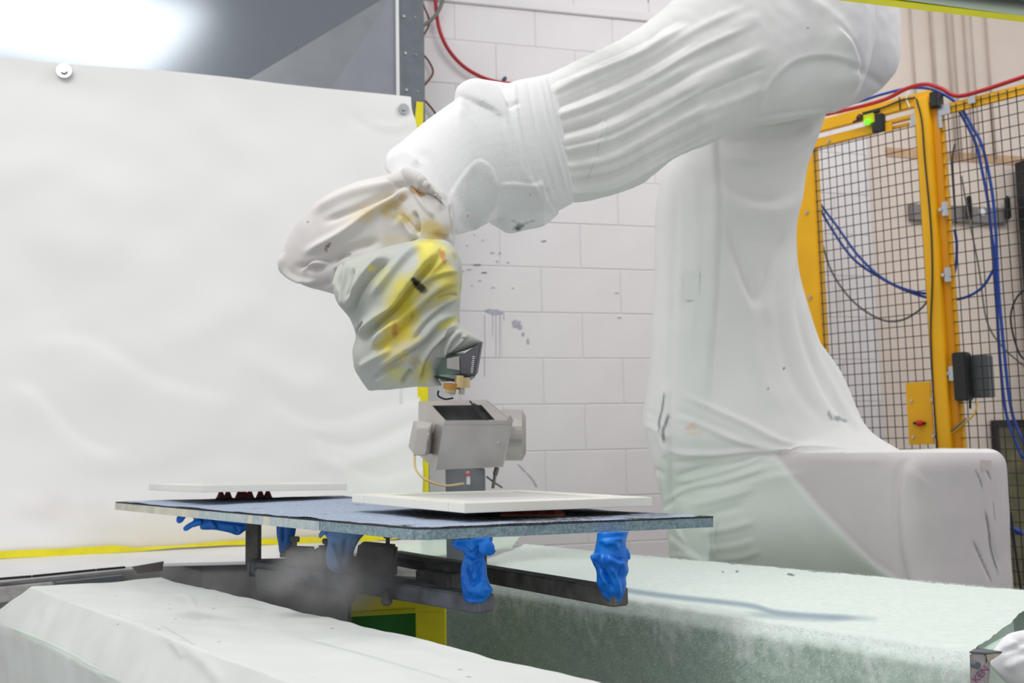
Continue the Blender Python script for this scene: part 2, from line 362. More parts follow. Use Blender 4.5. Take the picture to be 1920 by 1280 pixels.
# paper sheet
nx, ny = 180, 130; v = []; f = []
for j in range(ny + 1):
    for i in range(nx + 1):
        u = i / nx; q = j / ny
        xt, yt = -60 + u * 830, 97 + u * 82 + 2 * math.sin(u * 9)
        xb, yb = -60 + u * 852, 1052 - u * 44
        xr = 0
        if u > .9:
            e = (u - .9) / .1; xr = e * (8 * math.sin(q * 23) * (1 - q) - 7 * math.exp(-((q - .03) / .03) ** 2) + 5 * math.sin(q * 9 + 1))
        px = xt + (xb - xt) * q + xr; py = yt + (yb - yt) * q
        v.append(B.pt(*B.at(px, py, .01), .01))
f = [(j * (nx + 1) + i, j * (nx + 1) + i + 1, (j + 1) * (nx + 1) + i + 1, (j + 1) * (nx + 1) + i) for j in range(ny) for i in range(nx)]
me = bpy.data.meshes.new('m'); me.from_pydata([tuple(p) for p in v], [], f); me.flip_normals() if (Vector(getno(me)[0]).dot(B.n) < 0) else None; me.update()
fl = [([(560, 850), (650, 870), (790, 820)], 14, 9, 'r', 'b'), ([(560, 810), (660, 835), (780, 790)], 10, 8, 'v', 'b'), ([(610, 855), (700, 900), (785, 880)], 14, 8, 's', 'b'),
      ([(680, 225), (740, 232), (775, 218)], 7, 7, 's', 'b'), ([(640, 210), (720, 250), (778, 245)], 10, 6, 'v', 'b'), ([(350, 200), (470, 270), (640, 300)], 40, 8, 'r'),
      ([(20, 650), (160, 640), (300, 720), (480, 760)], 26, 9, 's'), ([(0, 730), (60, 735), (150, 830), (250, 860)], 22, 10, 's'), ([(430, 650), (560, 720), (640, 700)], 24, 8, 'r'),
      ([(60, 300), (70, 500), (90, 640)], 60, 8, 'v'), ([(200, 300), (260, 500), (240, 620)], 50, 9, 'r'), ([(90, 880), (250, 900), (420, 860), (560, 880)], 26, 8, 'v'),
      ([(0, 140), (100, 150), (220, 200)], 26, 7, 'v'), ([(300, 650), (400, 600), (520, 560)], 30, 7, 'r'), ([(0, 930), (150, 980), (300, 960)], 20, 7, 'r'), ([(480, 740), (600, 800), (760, 760)], 20, 8, 's', 'b'), ([(360, 900), (480, 930), (620, 890)], 16, 5, 'v')]
fl = [(a[0], a[1], a[2] * .5) + tuple(a[3:]) for a in fl]
fold(me, fl, nz=[(13, 2.2, (1, 1, 1.2)), (4.5, 6, (1, 1, 1))])
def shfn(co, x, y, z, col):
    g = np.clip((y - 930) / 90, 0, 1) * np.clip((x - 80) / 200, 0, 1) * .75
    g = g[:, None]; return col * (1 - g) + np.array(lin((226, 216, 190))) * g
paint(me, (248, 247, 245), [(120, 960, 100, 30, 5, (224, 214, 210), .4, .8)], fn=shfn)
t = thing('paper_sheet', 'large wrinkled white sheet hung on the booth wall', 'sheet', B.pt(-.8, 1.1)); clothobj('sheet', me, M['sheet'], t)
bolt(B.pt(*B.at(120, 133, .016), .016), B.n, .027, None, t, 'washer'); bolt(B.pt(*B.at(757, 204, .018), .018), B.n, .022, None, t, 'washer')
# ------------------------------------------------------------------ ledge, tape, dark duct on the left
HL = .36
tp = [(-60, 1050), (240, 1026), (480, 1012), (790, 1000), (790, 1020), (480, 1022), (200, 1038), (118, 1049), (-60, 1064)]
def sheetpoly(name, pts, m, parent=None, th=.003, **kw):
    n = len(pts); v = list(pts) + [p - Vector((0, 0, th)) for p in pts]
    return put(name, v, [tuple(range(n)), tuple(range(n, 2 * n))] + [(i, (i + 1) % n, n + (i + 1) % n, n + i) for i in range(n)], m, parent, **kw)
back = [B.pt(*B.at(x, y, .02), .02) for x, y in ((-300, 1064), (60, 1044), (215, 1036), (330, 1028), (520, 1020), (800, 1010))]
fr = [PH(x, y, HL) for x, y in ((470, 1052), (300, 1056), (120, 1074), (-300, 1115))]
sheetpoly('covered_ledge', back + [PH(760, 1030, HL)] + fr, mat('white_ledge_film', (226, 226, 228), .4, var=.12, vscale=4, bump=.3, bscale=10), None, .01, label='white film-covered ledge at the foot of the hanging sheet', category='ledge')
tv = []
for x, y0, y1 in ((-300, 1049, 1062), (60, 1030, 1044), (118, 1028, 1042), (215, 1022, 1036), (255, 1026, 1034), (330, 1022, 1027), (420, 1014, 1022), (540, 1008, 1020), (650, 1004, 1018), (745, 999, 1010)):
    tv.append((B.pt(*B.at(x, y0, .024), .024), B.pt(*B.at(x, y1, .028), .028)))
vv = [p for q in tv for p in q]; vv += [p - B.n * .003 for p in vv]; k = len(tv) * 2
ff = [(2 * i, 2 * i + 1, 2 * i + 3, 2 * i + 2) for i in range(len(tv) - 1)] + [(k + 2 * i, k + 2 * i + 1, k + 2 * i + 3, k + 2 * i + 2) for i in range(len(tv) - 1)]
ff += [(2 * i, 2 * i + 2, k + 2 * i + 2, k + 2 * i) for i in range(len(tv) - 1)] + [(2 * i + 1, 2 * i + 3, k + 2 * i + 3, k + 2 * i + 1) for i in range(len(tv) - 1)] + [(0, 1, k + 1, k), (k - 2, k - 1, 2 * k - 1, 2 * k - 2)]
put('yellow_tape', vv, ff, M['lemon'], None, label='yellow tape band along the bottom edge of the white sheet', category='tape')
t = thing('dust_duct', 'long dark grey duct body under the ledge at the left', 'duct', PH(200, 1085, HL) * 1)
t.location.z = 0
top = [PH(x, y, HL) for x, y in ((-300, 1116), (120, 1075), (300, 1057), (380, 1053), (470, 1051), (620, 1062), (800, 1075))]
n = len(top); v = list(top) + [Vector((p.x, p.y, .3)) for p in top]; bk = [p + Vector((.08, .5, 0)) for p in v]
v += bk; f = [(i, i + 1, n + i + 1, n + i) for i in range(n - 1)] + [(2 * n + i, 2 * n + i + 1, 3 * n + i + 1, 3 * n + i) for i in range(n - 1)] + [(i, i + 1, 2 * n + i + 1, 2 * n + i) for i in range(n - 1)] + [(0, n, 3 * n, 2 * n), (n - 1, 2 * n - 1, 4 * n - 1, 3 * n - 1)]
put('duct_body', [p - Vector((0, 0, .012)) for p in v], f, M['duct'], t)
edge = [PH(x, y, HL - .004) for x, y in ((-90, 1092), (60, 1080), (180, 1068), (235, 1063), (300, 1054), (460, 1048))]
for i in range(3): bar('edge_trim', edge[i], edge[i + 1], .01, .007, M['black'], t, .002)
g = [PH(x, y, HL - .006) for x, y in ((-90, 1100), (105, 1083))]; bar('side_rail', g[0] + Vector((0, -.02, -.035)), g[1] + Vector((0, -.02, -.032)), .02, .045, M['tapew'], t, .003, label='grey rail stained with magenta')
g = [PH(x, y, HL - .006) for x, y in ((108, 1082), (235, 1070))]; bar('side_rail', g[0] + Vector((0, -.02, -.035)), g[1] + Vector((0, -.02, -.032)), .02, .045, M['post'], t, .003)
a, b = P(247, 1062, 3.05), P(306, 1052, 3.05); a2, b2 = P(258, 1075, 3.05), P(303, 1070, 3.05)
put('torn_flap', [a, a2, b2, b] + [p + Vector((0, .006, 0)) for p in (a, a2, b2, b)], BF, mat('brown_grey_card', (110, 102, 98), .8), t)
# ------------------------------------------------------------------ foreground covered box
def strip(lines, nu, m_, name, parent, folds, nz, base, blobs=(), strokes=(), ext=(-.05, 1.25), close=None):
    nl = []; cut = []
    for (a, b, q) in lines: nl.append((a, b)); cut.append(q)
    rows = []
    for k in range(len(nl) - 1):
        for j in range(cut[k]): rows.append((nl[k][0].lerp(nl[k + 1][0], j / cut[k]), nl[k][1].lerp(nl[k + 1][1], j / cut[k])))
    rows.append(nl[-1]); v = []
    for a, b in rows: v += [a + (b - a) * (ext[0] + (ext[1] - ext[0]) * i / nu) for i in range(nu + 1)]
    f = [(j * (nu + 1) + i, j * (nu + 1) + i + 1, (j + 1) * (nu + 1) + i + 1, (j + 1) * (nu + 1) + i) for j in range(len(rows) - 1) for i in range(nu)]
    f += [tuple(j * (nu + 1) for j in range(len(rows)))]
    me = mesh(v, f)
    bm = bmesh.new(); bm.from_mesh(me); bmesh.ops.smooth_vert(bm, verts=bm.verts, factor=.5, use_axis_x=True, use_axis_y=True, use_axis_z=True); bm.to_mesh(me); bm.free()
    no = getno(me)
    if (no[:, 2].mean()) < 0: me.flip_normals(); me.update()
    fold(me, folds, nz); paint(me, base, blobs, strokes); return clothobj(name, me, m_, parent)
HB = .33
L0 = (PH(330, 1087, HB), PH(1180, 1287, HB)); L1 = (PH(72, 1105, HB), PH(570, 1287, HB)); L2 = (PH(-14, 1162, HB + .09), PH(222, 1281, HB + .09))
dn = lambda L, z: (Vector((L[0].x, L[0].y, z)), Vector((L[1].x, L[1].y, z)))
t = thing('covered_bench', 'long box bench wrapped in white film in the foreground, lower left', 'bench', ((L0[0].x + L1[1].x) / 2, (L0[0].y + L1[1].y) / 2, 0))
bl = dn(L0, .3); l3 = dn(L2, .25)
f_ = [([(360, 1112), (420, 1108), (520, 1120), (600, 1140)], 7, 7, 's'), ([(360, 1113), (364, 1126), (372, 1141)], 3, 8, 's'), ([(372, 1141), (420, 1139), (500, 1137)], 3.5, 7, 's'), ([(395, 1118), (440, 1122), (480, 1118)], 6, 4, 'v'), ([(230, 1092), (300, 1110), (360, 1130)], 8, 4, 's'), ([(430, 1135), (560, 1150), (760, 1160)], 22, 8, 'v'),
      ([(600, 1150), (650, 1180), (780, 1210), (1000, 1260)], 12, 4, 's'), ([(300, 1180), (380, 1240), (420, 1290)], 12, 4, 'r'), ([(0, 1168), (110, 1215), (240, 1290)], 3, 4, 's', 'a'), ([(540, 1190), (700, 1235), (800, 1275)], 5, 2, 's'), ([(90, 1130), (80, 1180), (60, 1230)], 9, 3, 'r'), ([(320, 1200), (345, 1235)], 5, 3, 'r'), ([(120, 1230), (135, 1250)], 3, 3, 'r'), ([(350, 1185), (450, 1200), (600, 1200)], 9, 3, 'r')]
sp = [(random.uniform(200, 1000), 0, 1.2, .8, 0, (110, 110, 104), .8, 3) for _ in range(26)]
sp = [(x, 1100 + (x - 330) * .235 + random.uniform(6, 110), r1, r2, 0, c, s_, h) for (x, _, r1, r2, _, c, s_, h) in sp]
strip([(bl[0], bl[1], 6), (L0[0], L0[1], 70), (L1[0], L1[1], 40), (L2[0], L2[1], 30), (l3[0], l3[1], 1)], 260, M['cloth'], 'film_cover', t, f_, [(6, 5, (1, 1, 1)), (2.6, 17, (1, 1, 1))], (215, 218, 214), [(380, 1155, 60, 8, 5, (170, 170, 166), .35), (110, 1260, 150, 40, 25, (216, 224, 220), .6)] + sp, [([(0, 1170), (110, 1216), (225, 1281)], 2.2, (150, 180, 150), .8), ([(300, 1170), (370, 1212)], 1.5, (176, 180, 160), .6), ([(560, 1195), (700, 1232), (860, 1280)], 1.5, (176, 190, 170), .6)])
# ------------------------------------------------------------------ fleece covered table
HF = .36
t = thing('fleece_table', 'long table covered with pale mint fleece, lower right', 'table', (PH(1300, 1120, HF).x, PH(1300, 1120, HF).y, 0))
rear = (PH(985, 1020, HF), PH(1965, 1110, HF)); frn = (PH(835, 1078, HF), PH(1818, 1222, HF))
rear = (rear[0], rear[0] + (rear[1] - rear[0]) * 1.0)
rb = dn(rear, CAMZ - HF - .12)
dnf = dn(frn, .62)
lnz = [(rb[0], rb[1], 10), (rear[0], rear[1], 110), (frn[0] + Vector((0, .02, 0)), frn[1] + Vector((.02, .02, 0)), 6), (frn[0] + Vector((0, -.01, -.03)), frn[1] + Vector((0, -.01, -.03)), 90), (dnf[0], dnf[1], 1)]
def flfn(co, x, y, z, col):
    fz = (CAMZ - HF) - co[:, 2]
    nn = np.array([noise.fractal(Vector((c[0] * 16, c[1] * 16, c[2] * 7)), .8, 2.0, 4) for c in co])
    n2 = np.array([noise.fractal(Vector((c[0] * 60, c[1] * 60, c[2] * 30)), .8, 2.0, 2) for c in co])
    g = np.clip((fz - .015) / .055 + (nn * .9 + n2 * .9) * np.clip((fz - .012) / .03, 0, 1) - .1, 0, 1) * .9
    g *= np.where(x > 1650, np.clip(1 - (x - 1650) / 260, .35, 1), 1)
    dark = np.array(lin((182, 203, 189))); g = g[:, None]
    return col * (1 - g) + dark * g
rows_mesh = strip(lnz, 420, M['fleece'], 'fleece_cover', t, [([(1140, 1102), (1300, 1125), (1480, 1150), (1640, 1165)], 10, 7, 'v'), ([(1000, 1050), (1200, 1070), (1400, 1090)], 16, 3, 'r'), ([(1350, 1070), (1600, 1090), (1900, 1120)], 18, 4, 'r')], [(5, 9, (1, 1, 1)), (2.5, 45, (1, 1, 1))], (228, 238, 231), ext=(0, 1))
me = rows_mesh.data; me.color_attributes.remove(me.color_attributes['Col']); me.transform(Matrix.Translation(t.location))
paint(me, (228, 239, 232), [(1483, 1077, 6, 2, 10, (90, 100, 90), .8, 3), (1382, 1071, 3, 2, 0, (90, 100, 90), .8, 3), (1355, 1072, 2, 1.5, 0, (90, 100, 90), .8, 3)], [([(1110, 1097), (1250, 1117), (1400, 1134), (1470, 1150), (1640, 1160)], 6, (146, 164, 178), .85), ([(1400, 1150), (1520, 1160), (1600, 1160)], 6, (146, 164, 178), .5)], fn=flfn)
me.transform(Matrix.Translation(-t.location))
# fuzz of short fibres on the front and the rear edge
fv = []; ff = []
ed = frn[1] - frn[0]; edn = ed.normalized(); out = Vector((edn.y, -edn.x, 0)); out = out if out.y < 0 else -out
for i in range(26000):
    u = random.random(); fall = random.random() ** 1.6
    p = frn[0] + ed * u + Vector((0, 0, -.0 - fall * .3)) + out * (.008 + .006 * random.random())
    if random.random() < .12: p = rear[0].lerp(rear[1], u) + Vector((0, random.uniform(-.01, .01), .0))
    a = random.uniform(0, 6.28); d = Vector((random.uniform(-1, 1), random.uniform(-.6, .2), random.uniform(-1.2, .5))).normalized() * random.uniform(.003, .009)
    s = d.cross(out).normalized() * .0002; m_ = p + d * .5 + out * random.uniform(0, .003); k = len(fv)
    fv += [p - s, p + s, m_ + s, m_ - s, p + d]; ff += [(k, k + 1, k + 2, k + 3), (k + 3, k + 2, k + 4)]
me = bpy.data.meshes.new('m'); me.from_pydata([tuple(p - t.location) for p in fv], [], ff); link('loose_fibres', me, M['fibre'], t, kind='stuff')
body = [frn[0] + Vector((.02, .05, 0)), frn[1] + Vector((-.05, .06, 0)), rear[1] + Vector((-.1, -.03, 0)), rear[0] + Vector((0, -.05, 0))]
hexa('table_body', [Vector((p.x, p.y, 0)) for p in body] + [Vector((p.x, p.y, CAMZ - HF - .03)) for p in body], M['mint'], t)
# pale green underside, bracket, foam at the right end
q = [P(1836, 1214, 1.80), P(1880, 1190, 1.93), P(1925, 1176, 2.0), P(1990, 1160, 2.1), P(1990, 1215, 2.1), P(1890, 1225, 1.9), P(1840, 1217, 1.79)]
sheetpoly('film_liner', [p - Vector((0, 0, .004)) for p in q], M['mint'], t, .003)
t = thing('bracket', 'tape-wrapped steel bracket with magenta lettering at the lower right corner', 'bracket', P(1840, 1300, 1.72))
hexa('upright', [P(1820, 1330, 1.70), P(1846, 1330, 1.70), P(1853, 1330, 1.74), P(1826, 1330, 1.76), P(1818, 1224, 1.70), P(1848, 1226, 1.70), P(1858, 1224, 1.74), P(1826, 1222, 1.76)], M['tapew'], t, .002)
hexa('top_flange', [P(1817, 1224, 1.70), P(1849, 1227, 1.70), P(1878, 1225, 1.74), P(1830, 1216, 1.80), P(1817, 1221, 1.70), P(1849, 1223, 1.70), P(1880, 1221, 1.74), P(1830, 1213, 1.80)], M['post'], t, .0008)
put('gusset', [P(1849, 1227, 1.70), P(1878, 1225, 1.72), P(1852, 1242, 1.70), P(1849, 1227, 1.712), P(1878, 1225, 1.732), P(1852, 1242, 1.712)], [(0, 1, 2), (3, 4, 5), (0, 1, 4, 3), (1, 2, 5, 4), (2, 0, 3, 5)], mat('stained_cream_tape', (206, 196, 172), .6, var=.3, vscale=60), t)
disc('knob', P(1829, 1246, 1.69), Vector((.2, -1, 0)), .006, .012, M['post'], t, 12)
def textmesh(s, size):
    cu = bpy.data.curves.new('t', 'FONT'); cu.body = s; cu.size = size; cu.extrude = .0002
    o = bpy.data.objects.new('tmp', cu); C.objects.link(o); dg = bpy.context.evaluated_depsgraph_get(); m_ = bpy.data.meshes.new_from_object(o.evaluated_get(dg)); bpy.data.objects.remove(o); return m_
tm = textmesh('KEN', .017)
o = link('lettering', tm, M['magenta'], t); a = P(1831, 1282, 1.696) - t.location; o.matrix_local = Matrix.Translation(a) @ ROT @ Matrix.Rotation(math.radians(48), 4, 'Z')
t = thing('foam_roll', 'bunched white foam roll at the lower right corner', 'foam', P(1900, 1260, 1.85))
geo = [loft([(1850, 1236, 1866, 1262, 1.8), (1868, 1210, 1890, 1282, 1.83), (1892, 1186, 1930, 1300, 1.85), (1930, 1178, 1980, 1320, 1.88), (1990, 1170, 2020, 1330, 1.9)], k=.8)]
me = remesh(geo, .004, 5); fold(me, [([(1875, 1225), (1900, 1215), (1930, 1200)], 5, 8, 'v'), ([(1880, 1250), (1900, 1235), (1940, 1225)], 6, 8, 's'), ([(1890, 1205), (1930, 1215)], 6, 6, 'r')], [(3, 18, (1, 1, 1))]); clothobj('foam', me, M['foamroll'], t)
# mint film behind the spinner
me_pts = [PH(x, y, HF - .012) for x, y in ((690, 1003), (760, 1001), (900, 1003), (975, 1006), (960, 1024), (890, 1036), (745, 1046), (690, 1040))]
sheetpoly('mint_film', me_pts, M['mint'], None, .004, label='pale mint plastic film spread behind the turntable', category='film')
# ------------------------------------------------------------------ robot
YS = (214, 196, 116); GS = (222, 214, 208)
rb = thing('robot_arm', 'large spray robot arm wrapped in white fabric covers', 'robot', (P(1480, 1000, 3.6).x, P(1480, 1000, 3.6).y, 0))
# tower + base
tower = loft([(1275, 225, 1560, 180, 3.55), (1262, 285, 1548, 215, 3.55), (1242, 325, 1532, 262, 3.55), (1229, 380, 1508, 330, 3.55), (1226, 450, 1493, 415, 3.55), (1227, 520, 1497, 500, 3.55), (1222, 600, 1522, 590, 3.55),
              (1217, 700, 1562, 700, 3.55), (1205, 790, 1605, 785, 3.55), (1214, 830, 1648, 838, 3.56), (1226, 885, 1600, 880, 3.58), (1240, 940, 1560, 940, 3.6), (1250, 1000, 1520, 1000, 3.6), (1256, 1060, 1500, 1080, 3.6), (1262, 1180, 1500, 1180, 3.6)], k=.5, ex=2.4)
plan = [(1262, 3.85), (1258, 3.55), (1330, 3.42), (1450, 3.36), (1560, 3.24), (1650, 3.1), (1690, 3.06), (1725, 3.05), (1790, 3.12), (1850, 3.22), (1878, 3.32), (1884, 3.45), (1860, 3.7), (1700, 3.95), (1400, 3.95)]
pp = catmull(plan + [plan[0]], 5)[:-1]; pw = [Vector((P(x, 848, z).x, P(x, 848, z).y)) for x, z in pp]; cen = sum(pw, Vector((0, 0))) / len(pw)
v = []; zt = P(1700, 846, 3.2).z; lay = []
for a in range(0, 7): lay.append((zt - .055 * (1 - math.sin(math.radians(90 - 15 * a))), 1 - .11 * (1 - math.sin(math.radians(15 * a)))))
lay += [(zt - .2, 1.0), (zt - .34, .985), (zt - .42, .99), (.5, .97)]
for z, s in lay:
    for q in pw:
        c = cen + (q - cen) * s; v.append(Vector((c.x, c.y, z)))
n = len(pw); f = [(i * n + j, i * n + (j + 1) % n, (i + 1) * n + (j + 1) % n, (i + 1) * n + j) for i in range(len(lay) - 1) for j in range(n)] + [tuple(range(n)), tuple(range(len(v) - n, len(v)))]
web = loft([(1500, 640, 1540, 640, 3.5), (1500, 720, 1580, 700, 3.5), (1470, 790, 1625, 800, 3.48), (1450, 838, 1700, 850, 3.45), (1450, 900, 1760, 900, 3.45)], k=.5)
me = remesh([tower, (v, f), web], .0075, 14)
tf = [([(1706, 1095), (1692, 1030), (1686, 950), (1694, 885), (1722, 852)], 12, 17, 's', 'a'), ([(1342, 262), (1346, 400), (1340, 560), (1330, 700), (1330, 800)], 8, 14, 's', 'a'), ([(1300, 300), (1305, 500), (1290, 700)], 9, 4, 'r'), ([(1270, 320), (1262, 600), (1250, 800)], 8, 4, 'v'),
      ([(1345, 330), (1380, 370), (1430, 385), (1480, 370), (1525, 290)], 13, 24, 's'), ([(1350, 290), (1420, 300), (1480, 280), (1545, 230)], 10, 16, 'r'), ([(1345, 262), (1400, 262), (1470, 250), (1545, 222)], 9, 14, 'v'),
      ([(1350, 420), (1380, 480), (1420, 560), (1445, 500), (1480, 420)], 12, 18, 'v'), ([(1350, 380), (1370, 460), (1420, 600)], 10, 13, 's'), ([(1495, 460), (1485, 560), (1500, 640), (1540, 740), (1600, 820)], 9, 12, 's'), ([(1460, 440), (1440, 560), (1450, 620)], 8, 6, 'r'),
      ([(1480, 480), (1460, 600), (1490, 720), (1560, 810)], 10, 6, 'v'), ([(1400, 560), (1420, 680), (1470, 780)], 14, 4, 'r'), ([(1500, 520), (1520, 640), (1580, 760), (1640, 838)], 8, 10, 'r'),
      # waist folds
      ([(1262, 730), (1310, 755), (1400, 795), (1470, 828), (1560, 838)], 5, 11, 'r'), ([(1250, 782), (1300, 790), (1380, 825), (1450, 838), (1560, 845)], 5, 12, 'r'), ([(1235, 815), (1260, 845), (1340, 850), (1450, 843), (1640, 850)], 5, 12, 'r'),
      ([(1260, 905), (1330, 890), (1400, 868), (1445, 850)], 5, 12, 'r'), ([(1240, 945), (1290, 915), (1360, 900), (1450, 872)], 5, 12, 'r'), ([(1260, 765), (1320, 790), (1400, 820)], 5, 8, 'v'), ([(1250, 868), (1340, 862), (1430, 850)], 5, 9, 'v'), ([(1260, 895), (1330, 874), (1420, 858)], 4, 8, 'v'),
      ([(1290, 925), (1360, 915), (1440, 890), (1520, 880)], 6, 7, 's'), ([(1285, 950), (1350, 935), (1420, 915)], 6, 7, 'r'), ([(1290, 975), (1350, 960), (1400, 945)], 6, 6, 'v'), ([(1310, 1000), (1370, 990), (1420, 975)], 6, 7, 'r'), ([(1320, 1025), (1370, 1020), (1420, 1005)], 6, 7, 's'), ([(1335, 1050), (1390, 1045), (1430, 1030)], 6, 7, 'r'),
      ([(1255, 740), (1256, 860), (1262, 960), (1300, 1040)], 5, 9, 's', 'a'), ([(1225, 800), (1242, 830), (1250, 860)], 5, 7, 'r'), ([(1207, 795), (1240, 808), (1262, 822)], 4, 8, 'r'), ([(1212, 770), (1240, 785)], 4, 5, 'v'), ([(1235, 960), (1262, 945), (1270, 925)], 6, 8, 's'), ([(1225, 880), (1250, 890)], 6, 7, 'v'), ([(1250, 1000), (1290, 1030), (1330, 1060)], 6, 7, 's'), ([(1250, 1040), (1300, 1045), (1340, 1055)], 5, 6, 'r'),
      ([(1455, 852), (1490, 900), (1560, 980), (1640, 1060), (1720, 1110)], 10, 6, 's', 'a'), ([(1840, 860), (1848, 880), (1858, 902)], 3, 3, 'v'), ([(1848, 960), (1858, 1010), (1875, 1070)], 3, 6, 'v'), ([(1825, 1015), (1845, 1060), (1858, 1090)], 3, 5, 'v'), ([(1470, 850), (1560, 862), (1680, 862)], 8, 4, 'r'), ([(1500, 846), (1600, 845), (1680, 852)], 4, 6, 'r')]
fold(me, tf, [(6, 4, (1, 1, .5)), (1.5, 22, (1, 1, .5))])
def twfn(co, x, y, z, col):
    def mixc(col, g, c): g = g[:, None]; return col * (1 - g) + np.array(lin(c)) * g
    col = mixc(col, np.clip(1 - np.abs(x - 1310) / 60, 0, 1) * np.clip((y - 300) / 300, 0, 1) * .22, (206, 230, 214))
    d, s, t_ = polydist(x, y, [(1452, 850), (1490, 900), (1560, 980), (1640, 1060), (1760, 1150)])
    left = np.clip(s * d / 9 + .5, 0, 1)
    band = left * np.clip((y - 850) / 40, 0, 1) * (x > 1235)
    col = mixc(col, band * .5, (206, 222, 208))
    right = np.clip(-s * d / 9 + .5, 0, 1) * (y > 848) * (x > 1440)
    col = mixc(col, right * .85, (207, 199, 200))  # shade on the right end of the base, painted in as greyer cloth
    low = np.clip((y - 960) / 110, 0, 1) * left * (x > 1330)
    col = mixc(col, low * .6, (134, 142, 128))  # underside shade of the base painted into the cover colour
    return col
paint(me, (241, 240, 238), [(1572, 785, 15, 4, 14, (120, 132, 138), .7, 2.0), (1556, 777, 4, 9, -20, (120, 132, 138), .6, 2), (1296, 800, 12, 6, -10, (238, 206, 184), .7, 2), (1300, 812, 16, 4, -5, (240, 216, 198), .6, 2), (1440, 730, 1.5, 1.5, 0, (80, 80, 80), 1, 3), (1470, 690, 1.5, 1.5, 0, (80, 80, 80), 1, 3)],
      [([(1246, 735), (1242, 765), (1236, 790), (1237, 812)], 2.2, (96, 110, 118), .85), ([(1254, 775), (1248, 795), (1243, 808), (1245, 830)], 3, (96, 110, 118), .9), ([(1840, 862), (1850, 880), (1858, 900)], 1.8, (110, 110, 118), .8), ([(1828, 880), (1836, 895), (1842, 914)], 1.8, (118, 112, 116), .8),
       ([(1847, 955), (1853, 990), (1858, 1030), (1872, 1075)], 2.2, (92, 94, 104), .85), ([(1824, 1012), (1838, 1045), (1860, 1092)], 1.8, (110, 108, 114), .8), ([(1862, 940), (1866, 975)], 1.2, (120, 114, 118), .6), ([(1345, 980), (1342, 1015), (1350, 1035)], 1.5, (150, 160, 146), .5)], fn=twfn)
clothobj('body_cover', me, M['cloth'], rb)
def ribbon_patch(name, cx, cy, w2, h2, Z, m, parent):
    pts = [P(cx - w2, cy - h2, Z), P(cx + w2, cy - h2, Z), P(cx + w2, cy + h2, Z), P(cx - w2, cy + h2, Z)]
    return put(name, pts + [p + ray(cx, cy) * .003 for p in pts], BF, m, parent)
def surf_depth(me, loc, px, py):
    co = getco(me) + np.array(loc); x, y, z = proj(co); d = np.hypot(x - px, y - py); i = np.where(d < 12)[0]
    return z[i].min() if len(i) else 3.3
zz = surf_depth(me, rb.location, 1297, 535); ribbon_patch('patch', 1297, 535, 14, 27, zz - .004, mat('white_patch', (238, 240, 237), .8), rb)
zz = surf_depth(me, rb.location, 1850, 872); ribbon_patch('sticker', 1850, 872, 9, 9, zz - .002, M['sticker'], rb)
# forearm sleeve with shoulder
fore = loft([(1005, 150, 1058, 378, 2.72), (1060, 124, 1088, 379, 2.8), (1110, 99, 1148, 368, 2.88), (1170, 68, 1208, 343, 2.98), (1216, 40, 1262, 300, 3.06), (1262, -2, 1330, 271, 3.14), (1330, -70, 1400, 242, 3.24), (1410, -115, 1478, 228, 3.32), (1490, -130, 1552, 214, 3.4), (1560, -125, 1600, 190, 3.4), (1612, -90, 1625, 140, 3.4), (1640, -20, 1640, 70, 3.4)], k=.72)
sh = loft([(1480, -150, 1600, -160, 3.62), (1470, -80, 1660, -90, 3.62), (1470, 0, 1682, -10, 3.62), (1480, 60, 1689, 60, 3.62), (1500, 115, 1686, 122, 3.62), (1520, 160, 1655, 163, 3.62), (1535, 195, 1612, 190, 3.62), (1545, 214, 1565, 212, 3.62)], k=.8)
me = remesh([fore, sh], .0048, 16)
ff_ = []
top_g = [(1035, 150), (1110, 118), (1200, 80), (1290, 20), (1400, -40)]; bot_g = [(1075, 372), (1160, 352), (1260, 292), (1360, 252), (1480, 222)]
rnd = random.Random(3)
qs = [.05, .11, .17, .25, .31, .38, .47, .53, .60, .69, .75, .82, .90, .95]
es = [.9, .6, 1, .7, 1, .8, 1, .5, .9, .6, 1, .5, .8, .5]
for i, (q, e) in enumerate(zip(qs, es)):
    g = [((1 - q) * a[0] + q * b[0], (1 - q) * a[1] + q * b[1] + 20 * math.sin(math.pi * k / 4) * (q - .3)) for k, (a, b) in enumerate(zip(top_g, bot_g))]
    npt = 3 + int(e * 2.1); g = g[:npt]
    ff_.append((g, 5 + rnd.random() * 4, rnd.uniform(7, 11) * (1 if q < .7 else .7), 'r' if i % 3 else 's', 'a'))
ff_ += [([(1020, 160), (1100, 140), (1200, 95), (1260, 40)], 6, 12, 's'),
        ([(1135, 205), (1128, 250), (1112, 310), (1095, 345)], 3.5, 6, 's'), ([(1560, 40), (1600, 90), (1612, 140), (1600, 180)], 8, 14, 's'), ([(1590, 120), (1640, 150), (1660, 170)], 8, 10, 'v'), ([(1480, -20), (1560, 30), (1605, 100)], 12, 8, 'r'),
        ([(1425, 225), (1445, 165), (1490, 120), (1545, 108), (1590, 118), (1612, 150)], 9, -9, 's'), ([(1400, 230), (1480, 215), (1560, 205)], 6, 8, 's'), ([(1300, 240), (1380, 200), (1430, 150)], 14, 6, 'r'), ([(1260, 180), (1340, 150), (1440, 80)], 16, 6, 'r'), ([(1280, 100), (1360, 60), (1440, 20)], 14, 5, 'r')]
